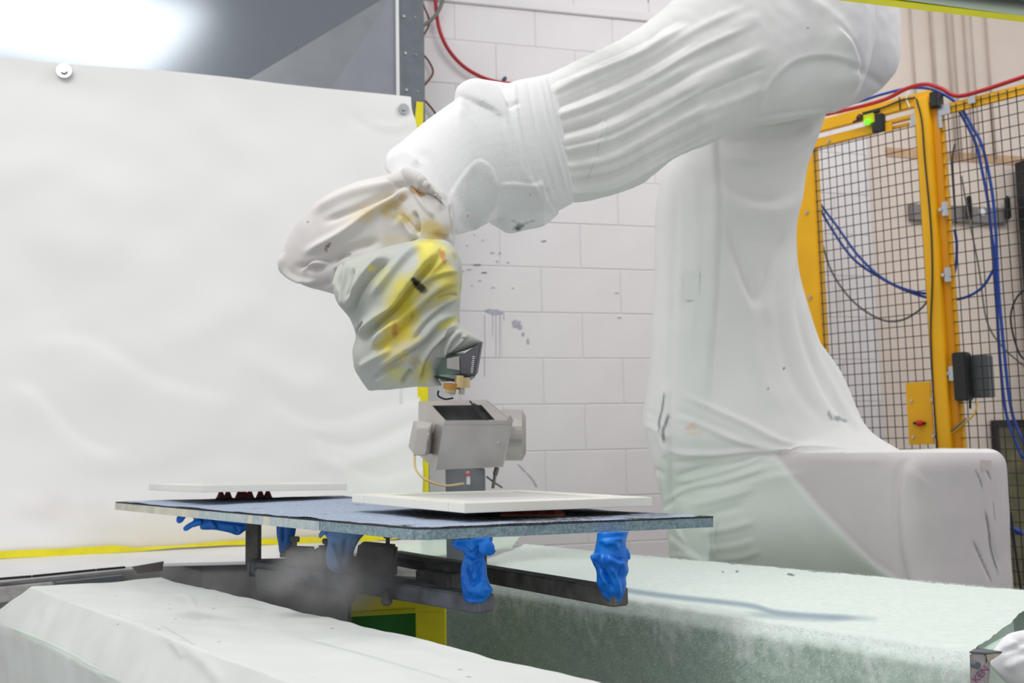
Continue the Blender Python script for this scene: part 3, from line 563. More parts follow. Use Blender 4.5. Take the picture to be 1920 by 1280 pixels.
for i in range(26):
    q = rnd.uniform(.04, .97); k0 = rnd.choice([0, 0, 0, 1, 2]); npt = rnd.choice([2, 3]) + (k0 == 0) * rnd.choice([0, 0, 1])
    g = [((1 - q) * a[0] + q * b[0], (1 - q) * a[1] + q * b[1] + 20 * math.sin(math.pi * k / 4) * (q - .3)) for k, (a, b) in enumerate(zip(top_g, bot_g))][k0:k0 + npt]
    if len(g) > 1: ff_.append((g, rnd.uniform(2.6, 3.6), rnd.uniform(2.5, 4.5), rnd.choice(['r', 'v'])) + (('a',) if k0 == 0 else ()))
fold(me, ff_, [(5, 5, (1, 1, 1)), (1.6, 24, (1, 1, 1))])
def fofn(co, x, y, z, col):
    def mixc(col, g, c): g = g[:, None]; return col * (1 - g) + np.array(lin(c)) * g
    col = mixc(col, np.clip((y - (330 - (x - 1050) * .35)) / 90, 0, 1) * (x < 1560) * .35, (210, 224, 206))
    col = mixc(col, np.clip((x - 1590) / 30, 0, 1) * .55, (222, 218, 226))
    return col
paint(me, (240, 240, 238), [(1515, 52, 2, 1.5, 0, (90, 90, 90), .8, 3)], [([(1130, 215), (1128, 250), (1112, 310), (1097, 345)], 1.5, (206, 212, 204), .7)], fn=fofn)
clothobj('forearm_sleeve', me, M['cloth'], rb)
# knit elbow sleeve
kn = loft([(722, 316, 842, 440, 2.44), (727, 288, 862, 440, 2.45), (756, 262, 885, 432, 2.48), (805, 222, 912, 420, 2.52), (848, 190, 930, 410, 2.56), (880, 176, 950, 405, 2.6), (930, 166, 985, 400, 2.64), (965, 152, 1020, 402, 2.68), (1005, 143, 1052, 392, 2.72), (1038, 136, 1078, 378, 2.76)], k=.75)
bump_ = loft([(852, 192, 905, 190, 2.58), (856, 165, 945, 215, 2.58), (884, 147, 962, 240, 2.6), (920, 150, 970, 200, 2.64), (955, 156, 968, 170, 2.66)], k=.9)
dome = loft([(848, 380, 850, 425, 2.54), (862, 350, 874, 435, 2.54), (890, 330, 898, 429, 2.54), (920, 340, 914, 414, 2.56)], k=.45)
belly = loft([(912, 400, 918, 420, 2.64), (925, 372, 935, 428, 2.62), (945, 335, 955, 438, 2.62), (985, 335, 988, 431, 2.64), (1015, 340, 1020, 424, 2.66), (1036, 365, 1048, 402, 2.7)], k=.62)
me = remesh([kn, bump_, dome, belly], .0048, 5)
fold(me, [([(858, 205), (860, 168), (888, 150), (925, 158), (946, 190), (956, 232)], 5, 7, 's', 'a'), ([(968, 160), (975, 240), (1000, 340), (1025, 390)], 3, 4, 's', 'a'), ([(1010, 150), (1030, 240), (1055, 330), (1068, 376)], 3, 4, 'r', 'a'), ([(990, 155), (1008, 250), (1035, 345), (1050, 385)], 3, 3, 'v', 'a'), ([(1025, 145), (1045, 240), (1070, 330), (1080, 370)], 3, 4, 's', 'a'),
          ([(940, 200), (955, 260), (985, 330), (1030, 390)], 5, 4, 'r'), ([(850, 355), (866, 330), (895, 300), (922, 314), (935, 350), (932, 385), (914, 410)], 4, 3, 's', 'a'), ([(935, 345), (960, 342), (1000, 345), (1015, 335)], 4, 6, 's'), ([(1015, 335), (1025, 370), (1045, 400)], 4, 7, 's'), ([(775, 280), (810, 300), (840, 345), (852, 380)], 8, 4, 'v'), ([(728, 300), (750, 285), (772, 290), (790, 310)], 5, 8, 's'), ([(950, 190), (958, 200), (975, 190)], 4, 6, 'v')], [(2, 10, (1, 1, 1))])
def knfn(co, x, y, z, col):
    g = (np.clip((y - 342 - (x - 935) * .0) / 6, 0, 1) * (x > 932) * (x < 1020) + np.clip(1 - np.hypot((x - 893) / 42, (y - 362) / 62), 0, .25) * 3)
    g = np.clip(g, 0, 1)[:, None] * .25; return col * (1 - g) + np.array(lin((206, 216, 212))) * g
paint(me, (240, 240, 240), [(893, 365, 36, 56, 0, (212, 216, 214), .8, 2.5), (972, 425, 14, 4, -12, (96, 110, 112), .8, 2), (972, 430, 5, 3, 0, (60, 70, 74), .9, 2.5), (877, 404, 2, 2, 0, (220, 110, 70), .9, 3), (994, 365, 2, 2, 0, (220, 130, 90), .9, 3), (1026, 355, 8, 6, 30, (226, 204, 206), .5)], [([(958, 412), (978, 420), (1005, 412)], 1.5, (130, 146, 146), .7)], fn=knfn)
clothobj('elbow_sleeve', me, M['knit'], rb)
# wrist cover, upper lobe
wl = loft([(527, 482, 529, 505, 2.42), (540, 446, 546, 522, 2.42), (562, 408, 580, 540, 2.4), (602, 370, 622, 549, 2.38), (652, 348, 672, 562, 2.37), (700, 334, 730, 560, 2.38), (740, 326, 780, 545, 2.4), (780, 334, 820, 510, 2.38, .8), (818, 354, 848, 480, 2.37, .95), (846, 374, 854, 450, 2.37, 1.1)], k=.62)
coll = loft([(724, 332, 740, 345, 2.36), (742, 322, 790, 362, 2.36), (768, 316, 838, 385, 2.36), (792, 330, 850, 410, 2.37), (835, 366, 852, 400, 2.38)], k=1.15)
ll = loft([(652, 482, 800, 446, 2.33), (632, 500, 842, 455, 2.30), (625, 535, 862, 490, 2.285), (634, 566, 866, 525, 2.28), (656, 595, 865, 555, 2.28), (668, 628, 863, 585, 2.275), (661, 660, 864, 608, 2.275), (666, 694, 862, 645, 2.28), (684, 724, 836, 690, 2.285), (690, 733, 816, 722, 2.29)], k=.62)
lip = loft([(790, 726, 832, 724, 2.245), (782, 708, 820, 704, 2.245), (782, 680, 815, 682, 2.245), (796, 640, 830, 668, 2.245), (822, 612, 862, 660, 2.25), (852, 604, 890, 648, 2.255), (880, 622, 905, 643, 2.26)], k=.9)
uf = [([(560, 480), (640, 440), (700, 395), (790, 345)], 9, 11, 'r'), ([(600, 420), (680, 385), (760, 350)], 7, 8, 'v'), ([(580, 400), (660, 362), (760, 342)], 9, 8, 'r'), ([(545, 500), (600, 500), (650, 470), (720, 450)], 9, 8, 'v'), ([(530, 470), (532, 505), (560, 525), (600, 530)], 5, 7, 'r'), ([(560, 508), (590, 490), (620, 495)], 3.5, 8, 's'),
          ([(622, 495), (640, 482), (660, 478)], 4, 7, 'v'), ([(748, 402), (770, 425), (785, 445)], 5, 11, 's'), ([(775, 395), (783, 420), (782, 440)], 4, 9, 'v'), ([(770, 345), (790, 380), (815, 410)], 4, 6, 'r'), ([(780, 338), (815, 372), (835, 392)], 4, 5, 's'), ([(845, 380), (850, 420), (846, 450)], 4, 6, 'v'),
          ([(745, 325), (760, 318), (790, 332), (845, 372)], 5, 9, 's'), ([(630, 500), (634, 520), (632, 545)], 3, 8, 'v'), ([(640, 500), (650, 520), (650, 550)], 4, 8, 'r'), ([(560, 530), (600, 535), (625, 525)], 6, 5, 'v'), ([(640, 510), (700, 500), (760, 470)], 10, 6, 'r')]
lf = [([(828, 468), (795, 505), (765, 540), (735, 578), (700, 610), (668, 645)], 9, 19, 's'), ([(735, 482), (700, 508), (670, 548), (654, 592)], 8, 16, 's'), ([(866, 530), (820, 545), (775, 585), (735, 625), (690, 660)], 8, 12, 's'),
      ([(862, 592), (825, 606), (790, 640), (745, 668), (700, 700)], 7, 12, 's'), ([(864, 608), (845, 622), (822, 640), (800, 665), (789, 690), (784, 718)], 5.5, 14, 's'), ([(868, 622), (848, 640), (830, 668)], 4, 10, 's'), ([(880, 628), (855, 650), (830, 668), (816, 672)], 4, 8, 's'),
      ([(862, 560), (830, 575), (800, 600), (770, 640)], 5, 8, 's'), ([(862, 512), (830, 515), (795, 530), (770, 552)], 4, 6, 's'), ([(800, 452), (760, 480), (720, 525), (690, 560)], 9, 7, 'r'), ([(840, 480), (800, 520), (760, 570)], 6, 5, 'r'),
      ([(676, 640), (674, 622), (688, 600)], 4, 11, 'v'), ([(700, 650), (720, 625), (750, 600)], 8, 6, 'r'), ([(672, 690), (700, 672), (740, 650)], 8, 8, 'r'), ([(695, 718), (730, 694), (765, 676)], 7, 7, 's'), ([(752, 722), (762, 702), (775, 690)], 5, 9, 'v'), ([(815, 560), (845, 552), (864, 555)], 3, 5, 'v'),
      ([(645, 484), (636, 500), (634, 525), (640, 545)], 4.5, 16, 'v'), ([(652, 490), (650, 515), (648, 545), (655, 575)], 5, 9, 'r'), ([(625, 500), (622, 520), (625, 540)], 5, 8, 'r'), ([(660, 500), (662, 525), (660, 560)], 4, 8, 'v'), ([(850, 470), (864, 510), (864, 560)], 6, 4, 'v'), ([(640, 484), (690, 467), (760, 455)], 5, 5, 'v')]
YL = (216, 202, 62)
me = remesh([wl, coll], .0032, 6)
fold(me, [(a[0], a[1] * .9, a[2] * 1.6) + tuple(a[3:]) for a in uf], [(4, 8, (1, 1, 1)), (1, 30, (1, 1, 1))])
paint(me, (220, 216, 212), [(600, 420, 60, 50, -30, (222, 214, 210), .5, .8), (700, 395, 60, 18, -30, (216, 198, 146), .75, 1), (735, 385, 22, 10, -25, (196, 168, 96), .7), (745, 405, 26, 16, 10, (206, 192, 120), .7), (765, 412, 18, 14, 20, (196, 176, 90), .6), (812, 430, 34, 22, 10, (206, 186, 110), .8), (825, 440, 18, 8, 20, (176, 140, 60), .7), (780, 358, 14, 7, 30, (186, 146, 86), .8, 2), (756, 370, 8, 8, 20, (196, 160, 100), .6, 2), (790, 362, 8, 4, 20, (214, 170, 110), .7, 2),
       (614, 462, 9, 3, -50, (96, 92, 90), .8, 2.5), (612, 468, 3, 4, 0, (150, 90, 84), .6, 2.5), (577, 416, 2, 1.5, 0, (90, 90, 90), .7, 3), (740, 450, 40, 14, 0, (222, 210, 180), .6)])
clothobj('wrist_cover', me, M['cloth'], rb)
me = remesh([ll, lip], .0028, 4)
fold(me, [(a[0], a[1] * .75, a[2] * 1.45) + tuple(a[3:]) for a in lf], [(3.5, 10, (1, 1, 1)), (1.3, 34, (1, 1, 1))])
paint(me, (192, 195, 187), [(700, 590, 50, 90, 25, (190, 196, 190), .55, .8), (820, 500, 34, 62, -12, YL, .85, 1.4), (800, 460, 44, 12, 10, (236, 226, 110), .85, 1.4), (752, 560, 26, 80, 40, YL, .8, 1.3), (770, 580, 30, 60, 45, (216, 200, 50), .8, 1.2), (745, 635, 40, 46, 30, (228, 208, 66), .85, 1.2), (745, 700, 30, 18, 0, (206, 206, 110), .7, 1), (795, 700, 18, 30, 0, (206, 196, 90), .7), (840, 605, 26, 8, -35, (226, 216, 90), .7), (720, 520, 20, 28, 30, (206, 206, 120), .5), (696, 503, 9, 6, 20, (232, 214, 110), .8, 2),
       (785, 535, 18, 7, 45, (46, 48, 48), .95, 2.2), (778, 528, 9, 6, 40, (40, 42, 42), .9, 2.4), (795, 547, 8, 3, 0, (70, 72, 70), .9, 2.5), (830, 480, 6, 15, -20, (196, 130, 70), .8, 1.6), (740, 615, 6, 16, -5, (196, 134, 80), .75, 1.6), (772, 592, 4, 8, 0, (190, 140, 60), .6), (780, 680, 12, 14, 0, (166, 140, 90), .5), (700, 700, 24, 14, 0, (186, 198, 198), .5), (800, 560, 14, 40, 45, (206, 210, 200), .5), (760, 470, 24, 20, 20, (186, 190, 190), .6), (868, 634, 5, 2, 0, (60, 60, 60), .8, 2.5)])
clothobj('tool_cover', me, M['cloth'], rb)
# spray gun
zg = 2.235
gun = hexa('spray_gun', [P(814, 706, zg + .02), P(862, 712, zg - .02), P(870, 700, zg + .05), P(822, 694, zg + .07), P(812, 668, zg + .02), P(864, 668, zg - .02), P(872, 660, zg + .05), P(820, 660, zg + .07)], M['grin'], rb, .002, label='mint and brass spray gun')
def gp(name, v, m, bev=0):
    o = hexa(name, [p - rb.location for p in v], m, None, bev); o.parent = gun; return o
gp('air_cap_block', [P(861, 700, zg - .03), P(891, 706, zg - .03), P(896, 700, zg + .03), P(866, 694, zg + .03), P(862, 668, zg - .03), P(903, 640, zg - .03), P(906, 640, zg + .03), P(868, 664, zg + .03)], M['gunblk'], .002)
gp('side_plate', [P(838, 690, zg - .032), P(862, 694, zg - .032), P(862, 694, zg - .02), P(838, 690, zg - .02), P(838, 672, zg - .032), P(861, 668, zg - .032), P(861, 668, zg - .02), P(838, 672, zg - .02)], M['steel'])
gp('hose_clip', [P(815, 708, zg - .03), P(852, 716, zg - .034), P(852, 716, zg), P(815, 708, zg), P(815, 703, zg - .03), P(852, 710, zg - .034), P(852, 710, zg), P(815, 703, zg)], M['black'])
gp('lower_body', [P(826, 716, zg - .02), P(886, 712, zg - .03), P(888, 708, zg + .03), P(828, 712, zg + .03), P(822, 702, zg - .02), P(892, 704, zg - .03), P(894, 700, zg + .03), P(824, 700, zg + .03)], M['grin'], .002)
dax = (P(868, 760, zg) - P(872, 690, zg)).normalized()
def nz(name, cx, cy, r, L, m):
    o = _disc(name, P(cx, cy, zg - .035) - rb.location, dax, r, L, m, None, 20); o.parent = gun; return o
nz('seal_ring', 868, 704, .0165, .006, M['black']); nz('nozzle', 867, 714, .0165, .024, M['brass']); nz('nozzle_ring', 867, 724, .0175, .004, M['brass']); nz('nozzle_tip', 866, 733, .0065, .014, M['steel'])
nz('nozzle', 846, 724, .017, .012, M['orange']); nz('nozzle_ring', 845, 731, .012, .01, M['brass']); nz('nozzle_tip', 845, 738, .011, .005, M['zinc'])
for k in range(9):
    y = 668 + k * 3.6; x = 888 - k * .45
    gp('lettering', [P(x - 2.5, y + 1, zg - .0335), P(x + 2.5, y + 1.2, zg - .0335), P(x + 2.5, y + 1.2, zg - .032), P(x - 2.5, y + 1, zg - .032), P(x - 2.5 + (k % 3), y - .4, zg - .0335), P(x + 2.5, y - .2, zg - .0335), P(x + 2.5, y - .2, zg - .032), P(x - 2.5 + (k % 3), y - .4, zg - .032)], M['white'])
o = tube('hose', [P(x, y, zg) for x, y in ((822, 732), (822, 742), (835, 748), (850, 746))], .002, M['rub'], rb)
# ------------------------------------------------------------------ turntable board
T1 = P(785, 989.5, 1.86); LC = P(217, 940, 2.95); RC = P(1338, 967, 2.10)
dL = (LC - T1); dR = (RC - T1); NB = dR.cross(dL).normalized(); NB = NB if NB.z > 0 else -NB
FC = LC + dR * .98 + (RC - T1 - dR) 
FC = P(600, 932, 3.5)
# keep the rectangle planar
FC = LC + dR * 1.0
cA = T1 + dL * .012; cB = T1 + dR * .035
t = thing('turntable_board', 'blue-grey flocked foam board carrying two cabinet doors', 'board', (T1 + FC) / 2)
t.location = (T1 + FC) / 2
def slab(name, pts, d0, d1, m, parent, **kw):
    n = len(pts); v = [p - NB * d0 for p in pts] + [p - NB * d1 for p in pts]
    return put(name, v, [tuple(range(n)), tuple(range(n, 2 * n))] + [(i, (i + 1) % n, n + (i + 1) % n, n + i) for i in range(n)], m, parent, **kw)
# wavy-edged foam
ring = []
cr = [cA, cB, RC, FC, LC]
for i in range(5):
    a, b = cr[i], cr[(i + 1) % 5]; k = 40 if i in (1, 4) else 6
    for j in range(k): ring.append(a.lerp(b, j / k) )
ctr = (T1 + FC) / 2
def jit(p, a): return p + (ctr - p).normalized() * random.uniform(-a, a)
slab('foam_core', [jit(p, .0015) for p in ring], .0035, .0225, M['foam'], t)
# cream and pale tape on the left end of the edge
outL = NB.cross(dL).normalized(); outL = outL if (T1 + outL - ctr).length > (T1 - ctr).length else -outL
def ledge_t(px0, px1):
    f_ = []
    for px in (px0, px1):
        lo, hi = 0, 1
        for _ in range(40):
            mid = (lo + hi) / 2; q = np.array([T1 + dL * mid]); 
            if proj(q)[0][0] > px: lo = mid
            else: hi = mid
        f_.append(lo)
    return f_
for x0, x1, m, lb in ((216, 373, 'cream', 'cream edge tape'), (373, 466, 'foampale', 'pale blue edge tape'), (466, 474, 'cream', 'cream edge tape'), (474, 495, 'foampale', 'pale blue edge tape'), (495, 508, 'cream', 'cream edge tape'), (508, 600, 'foampale', 'pale blue edge tape')):
    a, b = ledge_t(x0, x1); a, b = min(a, b), max(a, b)
    p, q = T1 + dL * a + outL * .0008, T1 + dL * b + outL * .0008
    hexa('edge_tape', [p - NB * .023, q - NB * .023, q - NB * .023 + outL * .0012, p - NB * .023 + outL * .0012, p - NB * .004, q - NB * .004, q - NB * .004 + outL * .0012, p - NB * .004 + outL * .0012], M[m], t, label=lb)
# rubber mat with overspray top
nu, nv = 220, 150; v = []
for j in range(nv + 1):
    for i in range(nu + 1):
        u, q = i / nu, j / nv; uu = .002 + .996 * u; qq = .002 + .996 * q
        if uu + qq * .0 < .03 and qq < .012: pass
        p = T1 + dR * uu + dL * qq
        c = .035 - uu - qq * 2.9
        if c > 0: p += dR.normalized() * c * .55 + dL.normalized() * c * .3 * 1
        e = min(u, 1 - u, q, 1 - q)
        p += NB * (.0012 * noise.noise(p * 14) + .0006 * random.random() + (.0025 * noise.noise(p * 9 + Vector((5, 0, 0))) if e < .02 else 0)); v.append(p)
f = [(j * (nu + 1) + i, j * (nu + 1) + i + 1, (j + 1) * (nu + 1) + i + 1, (j + 1) * (nu + 1) + i) for j in range(nv) for i in range(nu)]
me = bpy.data.meshes.new('m'); me.from_pydata([tuple(p) for p in v], [], f); me.update()
if getno(me)[0][2] < 0: me.flip_normals(); me.update()
def mtfn(co, x, y, z, col):
    r = np.random.rand(len(co))[:, None] * .25; return col * (.85 + r)
paint(me, (170, 183, 204), [(452, 931, 200, 7.5, -.6, (62, 58, 62), .95, 2.0), (620, 930, 120, 4, 0, (74, 74, 84), .8, 2), (1000, 966, 260, 9, -1.5, (72, 66, 68), .95, 2.0), (820, 966, 110, 7, 5, (90, 86, 92), .9, 1.5), (1140, 968, 150, 5, 0, (66, 66, 74), .6, 1.5)], fn=mtfn)
clothobj('flocked_top', me, M['mat_'], t)
slab('rubber_layer', [jit(p, .001) for p in ring], .0005, .0034, M['rub'], t)
fv = []; ff = []
for i in range(1500):
    a, b = random.choice([(cB, RC), (cB, RC), (cA, LC)]); p = a.lerp(b, random.random()); d = (NB * random.uniform(-.6, 1) + Vector((random.uniform(-1, 1), random.uniform(-1, .3), 0)) * .6).normalized() * random.uniform(.001, .004)
    s = Vector((.00025, 0, 0)); p = p - NB * (random.choice([0, 0, .022])); k = len(fv); fv += [p - s, p + s, p + d]; ff.append((k, k + 1, k + 2))
me = bpy.data.meshes.new('m'); me.from_pydata([tuple(p - t.location) for p in fv], [], ff); link('frayed_fibres', me, M['foam'], t, kind='stuff')
def on_board(px, py, up=0):
    r = ray(px, py); q = T1 + NB * up; tt = (q - CO).dot(NB) / r.dot(NB); return CO + r * tt
# ------------------------------------------------------------------ cabinet doors
def door(name, label, p0, pr, plf, th, grp):
    e1 = (pr - p0); e2 = (plf - p0); nrm = e1.cross(e2).normalized(); nrm = nrm if nrm.z > 0 else -nrm; l1, l2 = e1.length, e2.length; a = e1 / l1; b = (e2 / l2)
    t = thing(name, label, 'cabinet door', p0 - nrm * th, grp); fw = .06
    def blk(nm, x0, x1, y0, y1, z0, z1, m, **k):
        v = [p0 + a * x + b * y + nrm * z for z in (z0, z1) for x, y in ((x0, y0), (x1, y0), (x1, y1), (x0, y1))]
        return hexa(nm, v, m, t, .0012, **k)
    blk('stile', 0, l1, 0, fw, -th, 0, M['ivory']); blk('stile', 0, l1, l2 - fw, l2, -th, 0, M['ivory'])
    blk('rail', 0, fw, fw, l2 - fw, -th, -.0002, M['ivory']); blk('rail', l1 - fw, l1, fw, l2 - fw, -th, -.0002, M['ivory'])
    blk('centre_panel', fw, l1 - fw, fw, l2 - fw, -th + .003, -.0035, M['panel'])
    return t, a, b, nrm
n0 = P(871, 943, 1.965); nr = P(1223, 931.5, 2.20); nl = P(660, 926, 2.36)
fd = door('cabinet_door', 'ivory shaker cabinet door being sprayed at the near end of the board', n0, nr, nl, .0192, 'cabinet doors on the board')
m0 = P(378, 909.5, 2.68); mr = P(651, 906, 2.98); ml = P(279, 906.8, 3.10)
bd = door('cabinet_door', 'white cabinet door at the far left end of the board', m0, mr, ml, .0185, 'cabinet doors on the board')
def pyramid(c, hgt, wd, m, parent):
    a = dR.normalized(); b = dL.normalized(); v = []
    for z, s in ((0, wd / 2), (hgt, wd * .17)): v += [c + NB * z + a * s * i + b * s * j for i, j in ((-1, -1), (1, -1), (1, 1), (-1, 1))]
    return hexa('cone', v, m, parent, .0008)
def strip_of(label, pts, hs, wd, base):
    t = thing('door_support', label, 'support', pts[0], 'cone supports under the doors')
    a = pts[0] - (pts[-1] - pts[0]).normalized() * wd * .6; b = pts[-1] + (pts[-1] - pts[0]).normalized() * wd * .6
    bar('base_strip', a + NB * .003, b + NB * .003, wd * 1.05, .004, base, t)
    for p, h in zip(pts, hs): pyramid(p + NB * .004, h, wd, M['cone'], t)
brn = mat('tan_strip', (128, 92, 62), .6)
def gap(px, py, nrm_p, nrm):         # board height to door underside above a board point
    q = on_board(px, py); return (nrm_p - q).dot(nrm) / NB.dot(nrm), q
def supports(label, xs, yb, dr, p0, th, wd, base):
    pts = []; hs = []
    for x in xs:
        g, q = gap(x, yb, p0 - dr[3] * th, dr[3]); pts.append(q); hs.append(max(.01, g - .0045))
    strip_of(label, pts, hs, wd, base)
supports('row of four red-brown cone supports under the near door', [955, 985, 1012, 1042], 968, fd, n0, .0192, .028, brn)
supports('pair of red-brown cone supports under the far door, left', [414, 427], 936, bd, m0, .0185, .019, M['rub'])
supports('three red-brown cone supports under the far door, middle', [449, 458, 468], 936.5, bd, m0, .0185, .02, M['rub'])
supports('pair of red-brown cone supports under the far door, right', [488, 502], 935.5, bd, m0, .0185, .019, M['rub'])
# ------------------------------------------------------------------ spinner frame below the board
HA = .29
t = thing('arm_stand', 'overspray-caked steel frame with two arms under the board', 'frame', (PH(640, 1070, HA).x, PH(640, 1070, HA).y, 0))
a1, b1 = PH(911, 1131, HA), PH(478, 1063, HA); bar('arm', a1, b1, .045, .034, M['grime2'], t, .003)
a2, b2 = PH(1164, 1119, HA), PH(740, 1045, HA + .0); bar('arm', a2, b2, .04, .036, M['grime'], t, .003)
a3, b3 = PH(866, 1096, HA), PH(800, 1086, HA); bar('clamp_sleeve', a3 + Vector((0, -.01, .0)), b3 + Vector((0, -.01, 0)), .06, .052, M['grime'], t, .003)
c1, c2 = PH(868, 1081, HA - .02), PH(745, 1058, HA - .02); bar('top_rail', c1 + Vector((0, .04, .01)), c2 + Vector((0, .04, .01)), .05, .014, M['grime'], t, .002)
bar('cross_bar', PH(800, 1106, HA), PH(660, 1078, HA), .02, .03, M['grime2'], t, .003)
bar('cross_bar', PH(470, 1064, HA), PH(700, 1058, HA), .05, .04, M['grime'], t, .003)
def fbox(name, x0, x1, y0, y1, Z, d, m, bev=.004):
    return hexa(name, [P(x0, y1, Z), P(x1, y1, Z), P(x1, y1, Z + d), P(x0, y1, Z + d), P(x0, y0, Z), P(x1, y0, Z), P(x1, y0, Z + d), P(x0, y0, Z + d)], m, t, bev)
hexa('hub_block', [P(533, 1060, 2.5), P(592, 1063, 2.45), P(592, 1063, 2.6), P(533, 1060, 2.62), P(538, 1026, 2.5), P(592, 1028, 2.45), P(594, 1024, 2.6), P(545, 1022, 2.62)], M['grime'], t, .006)
hexa('hub_block', [P(593, 1064, 2.45), P(624, 1066, 2.43), P(624, 1066, 2.6), P(593, 1064, 2.62), P(593, 1024, 2.45), P(624, 1022, 2.43), P(624, 1020, 2.6), P(593, 1022, 2.62)], M['grime'], t, .006)
hexa('hub_block', [P(660, 1092, 2.3), P(738, 1085, 2.3), P(745, 1080, 2.5), P(660, 1085, 2.55), P(672, 1017, 2.3), P(744, 1022, 2.3), P(746, 1020, 2.5), P(680, 1014, 2.55)], M['grime'], t, .006)
hexa('column', [P(500, 1400, 2.5), P(640, 1400, 2.4), P(650, 1400, 2.6), P(500, 1400, 2.7), P(478, 1066, 2.5), P(660, 1090, 2.4), P(665, 1080, 2.6), P(478, 1060, 2.7)], M['duct'], t, .005)
for x, y, Z in ((553, 1005, 2.5), (613, 1009, 2.46), (727, 998, 2.32)):
    s = 2.4 / Z; b = fbox('knob', x - 9, x + 9, y, y + 11, Z, .022, M['grime'], .002)
    fbox('knob_stem', x - 4, x + 4, y + 11, y + 24, Z + .006, .01, M['grime'], 0)
for x, y, Z in ((656, 1108, 2.2), (725, 1114, 2.12), (842, 1098, 2.05)):
    tube('foot_knob', [P(x, y - 10, Z), P(x, y + 4, Z), P(x, y + 7, Z), P(x, y + 15, Z), P(x, y + 20, Z)], [.005, .005, .011, .012, .008], M['grime'], t, 12, 1)
# uprights to the board
def upright(px, p_arm, zoff=.0):
    top_z = (T1 - NB * .0225 - p_arm).dot(NB) / NB.z
    bar('upright', p_arm, p_arm + Vector((0, 0, top_z)), .034, .034, M['grime'], t, .002, up=Vector((0, 1, 0)))
    return p_arm, p_arm + Vector((0, 0, top_z))
u1 = upright(0, PH(897, 1128, HA)); u2 = upright(0, PH(1150, 1117, HA)); u3 = upright(0, PH(645, 1082, HA) + Vector((0, .02, 0))); u4 = upright(0, PH(475, 1062, HA)); u5 = upright(0, PH(538, 1044, HA + .0))
# ------------------------------------------------------------------ gloves
def glove(label, geos, folds, m=M['blue'], vox=.0021, nzs=((2.5, 30, (1, 1, .6)),)):
    me = remesh(geos, vox, 2); fold(me, [(a[0], a[1], a[2] * 1.9) + tuple(a[3:]) for a in folds], nzs); c = getco(me).mean(0); t = thing('rubber_glove', label, 'glove', Vector(c), 'blue gloves wrapped round the uprights')
    me.polygons.foreach_set('use_smooth', [True] * len(me.polygons)); me.transform(Matrix.Translation(-Vector(c))); me.materials.clear(); link('glove_skin', me, m, t)
    return t
g = loft([(850, 1009, 923, 1007, 1.925), (848, 1014, 923, 1012, 1.925), (862, 1026, 918, 1024, 1.93), (868, 1036, 910, 1034, 1.935), (869, 1044, 908, 1044, 1.94), (865, 1060, 911, 1056, 1.945), (864, 1080, 914, 1078, 1.945), (866, 1100, 921, 1098, 1.945), (869, 1115, 925, 1106, 1.945), (873, 1127, 905, 1127, 1.945)], k=.75)
fl1 = loft([(845, 1019, 850, 1024, 1.915), (852, 1014, 862, 1030, 1.915), (870, 1012, 880, 1034, 1.915), (890, 1016, 892, 1034, 1.92)], k=.5)
fl2 = loft([(898, 1016, 898, 1036, 1.905), (912, 1012, 908, 1042, 1.905), (924, 1018, 918, 1042, 1.91), (930, 1034, 926, 1038, 1.915)], k=.35)
glove('bright blue glove on the near left upright, hem at the arm end', [g, fl1, fl2], [([(855, 1018), (875, 1030), (890, 1036)], 3, 4, 'v'), ([(895, 1020), (885, 1034), (905, 1040)], 3, 4, 's'), ([(872, 1050), (884, 1090), (888, 1095), (900, 1080), (906, 1050)], 3, 4, 'v'), ([(868, 1080), (885, 1115)], 3, 3, 'r'), ([(885, 1045), (884, 1075)], 2.5, 3, 'r'), ([(868, 1040), (890, 1046), (908, 1042)], 3, 4, 'v'), ([(895, 1050), (898, 1080)], 3, 3, 'v'), ([(872, 1124), (900, 1126), (924, 1108)], 2, 3, 'r'), ([(905, 1085), (900, 1110), (910, 1118)], 4, 2.5, 'r')])
g = loft([(1118, 998, 1180, 996, 1.995), (1117, 1010, 1176, 1006, 1.995), (1115, 1022, 1173, 1022, 1.995), (1113, 1036, 1176, 1034, 1.995), (1108, 1044, 1178, 1046, 1.995), (1112, 1056, 1176, 1056, 1.995), (1118, 1068, 1178, 1070, 1.995), (1119, 1082, 1173, 1082, 1.995), (1119, 1096, 1174, 1094, 1.995), (1128, 1112, 1172, 1108, 1.995), (1140, 1122, 1168, 1122, 1.995), (1150, 1127, 1165, 1129, 1.995)], k=.8)
fg = loft([(1174, 1026, 1176, 1024, 1.96), (1172, 1036, 1181, 1032, 1.96), (1174, 1046, 1184, 1044, 1.96), (1177, 1050, 1183, 1050, 1.96)], k=.7)
lb = loft([(1120, 1034, 1128, 1040, 1.96), (1112, 1036, 1122, 1050, 1.96), (1106, 1042, 1120, 1060, 1.96), (1108, 1050, 1126, 1068, 1.96)], k=.5)
glove('bright blue glove on the right upright with one finger sticking out', [g, fg, lb], [([(1120, 1012), (1150, 1008), (1172, 1006)], 2.5, 3, 's'), ([(1108, 1046), (1125, 1064), (1140, 1085), (1150, 1110)], 3, 5, 'v'), ([(1130, 1040), (1128, 1070), (1138, 1100)], 4, 4, 'r'), ([(1140, 1040), (1160, 1052), (1170, 1048)], 4, 4, 's'), ([(1145, 1060), (1158, 1090), (1162, 1120)], 3, 3, 'r'), ([(1165, 1060), (1160, 1085)], 3, 3, 'v'), ([(1126, 1110), (1145, 1124), (1166, 1128)], 2.5, 3, 'r'), ([(1130, 1020), (1150, 1018), (1160, 1030)], 5, 3, 'r')])
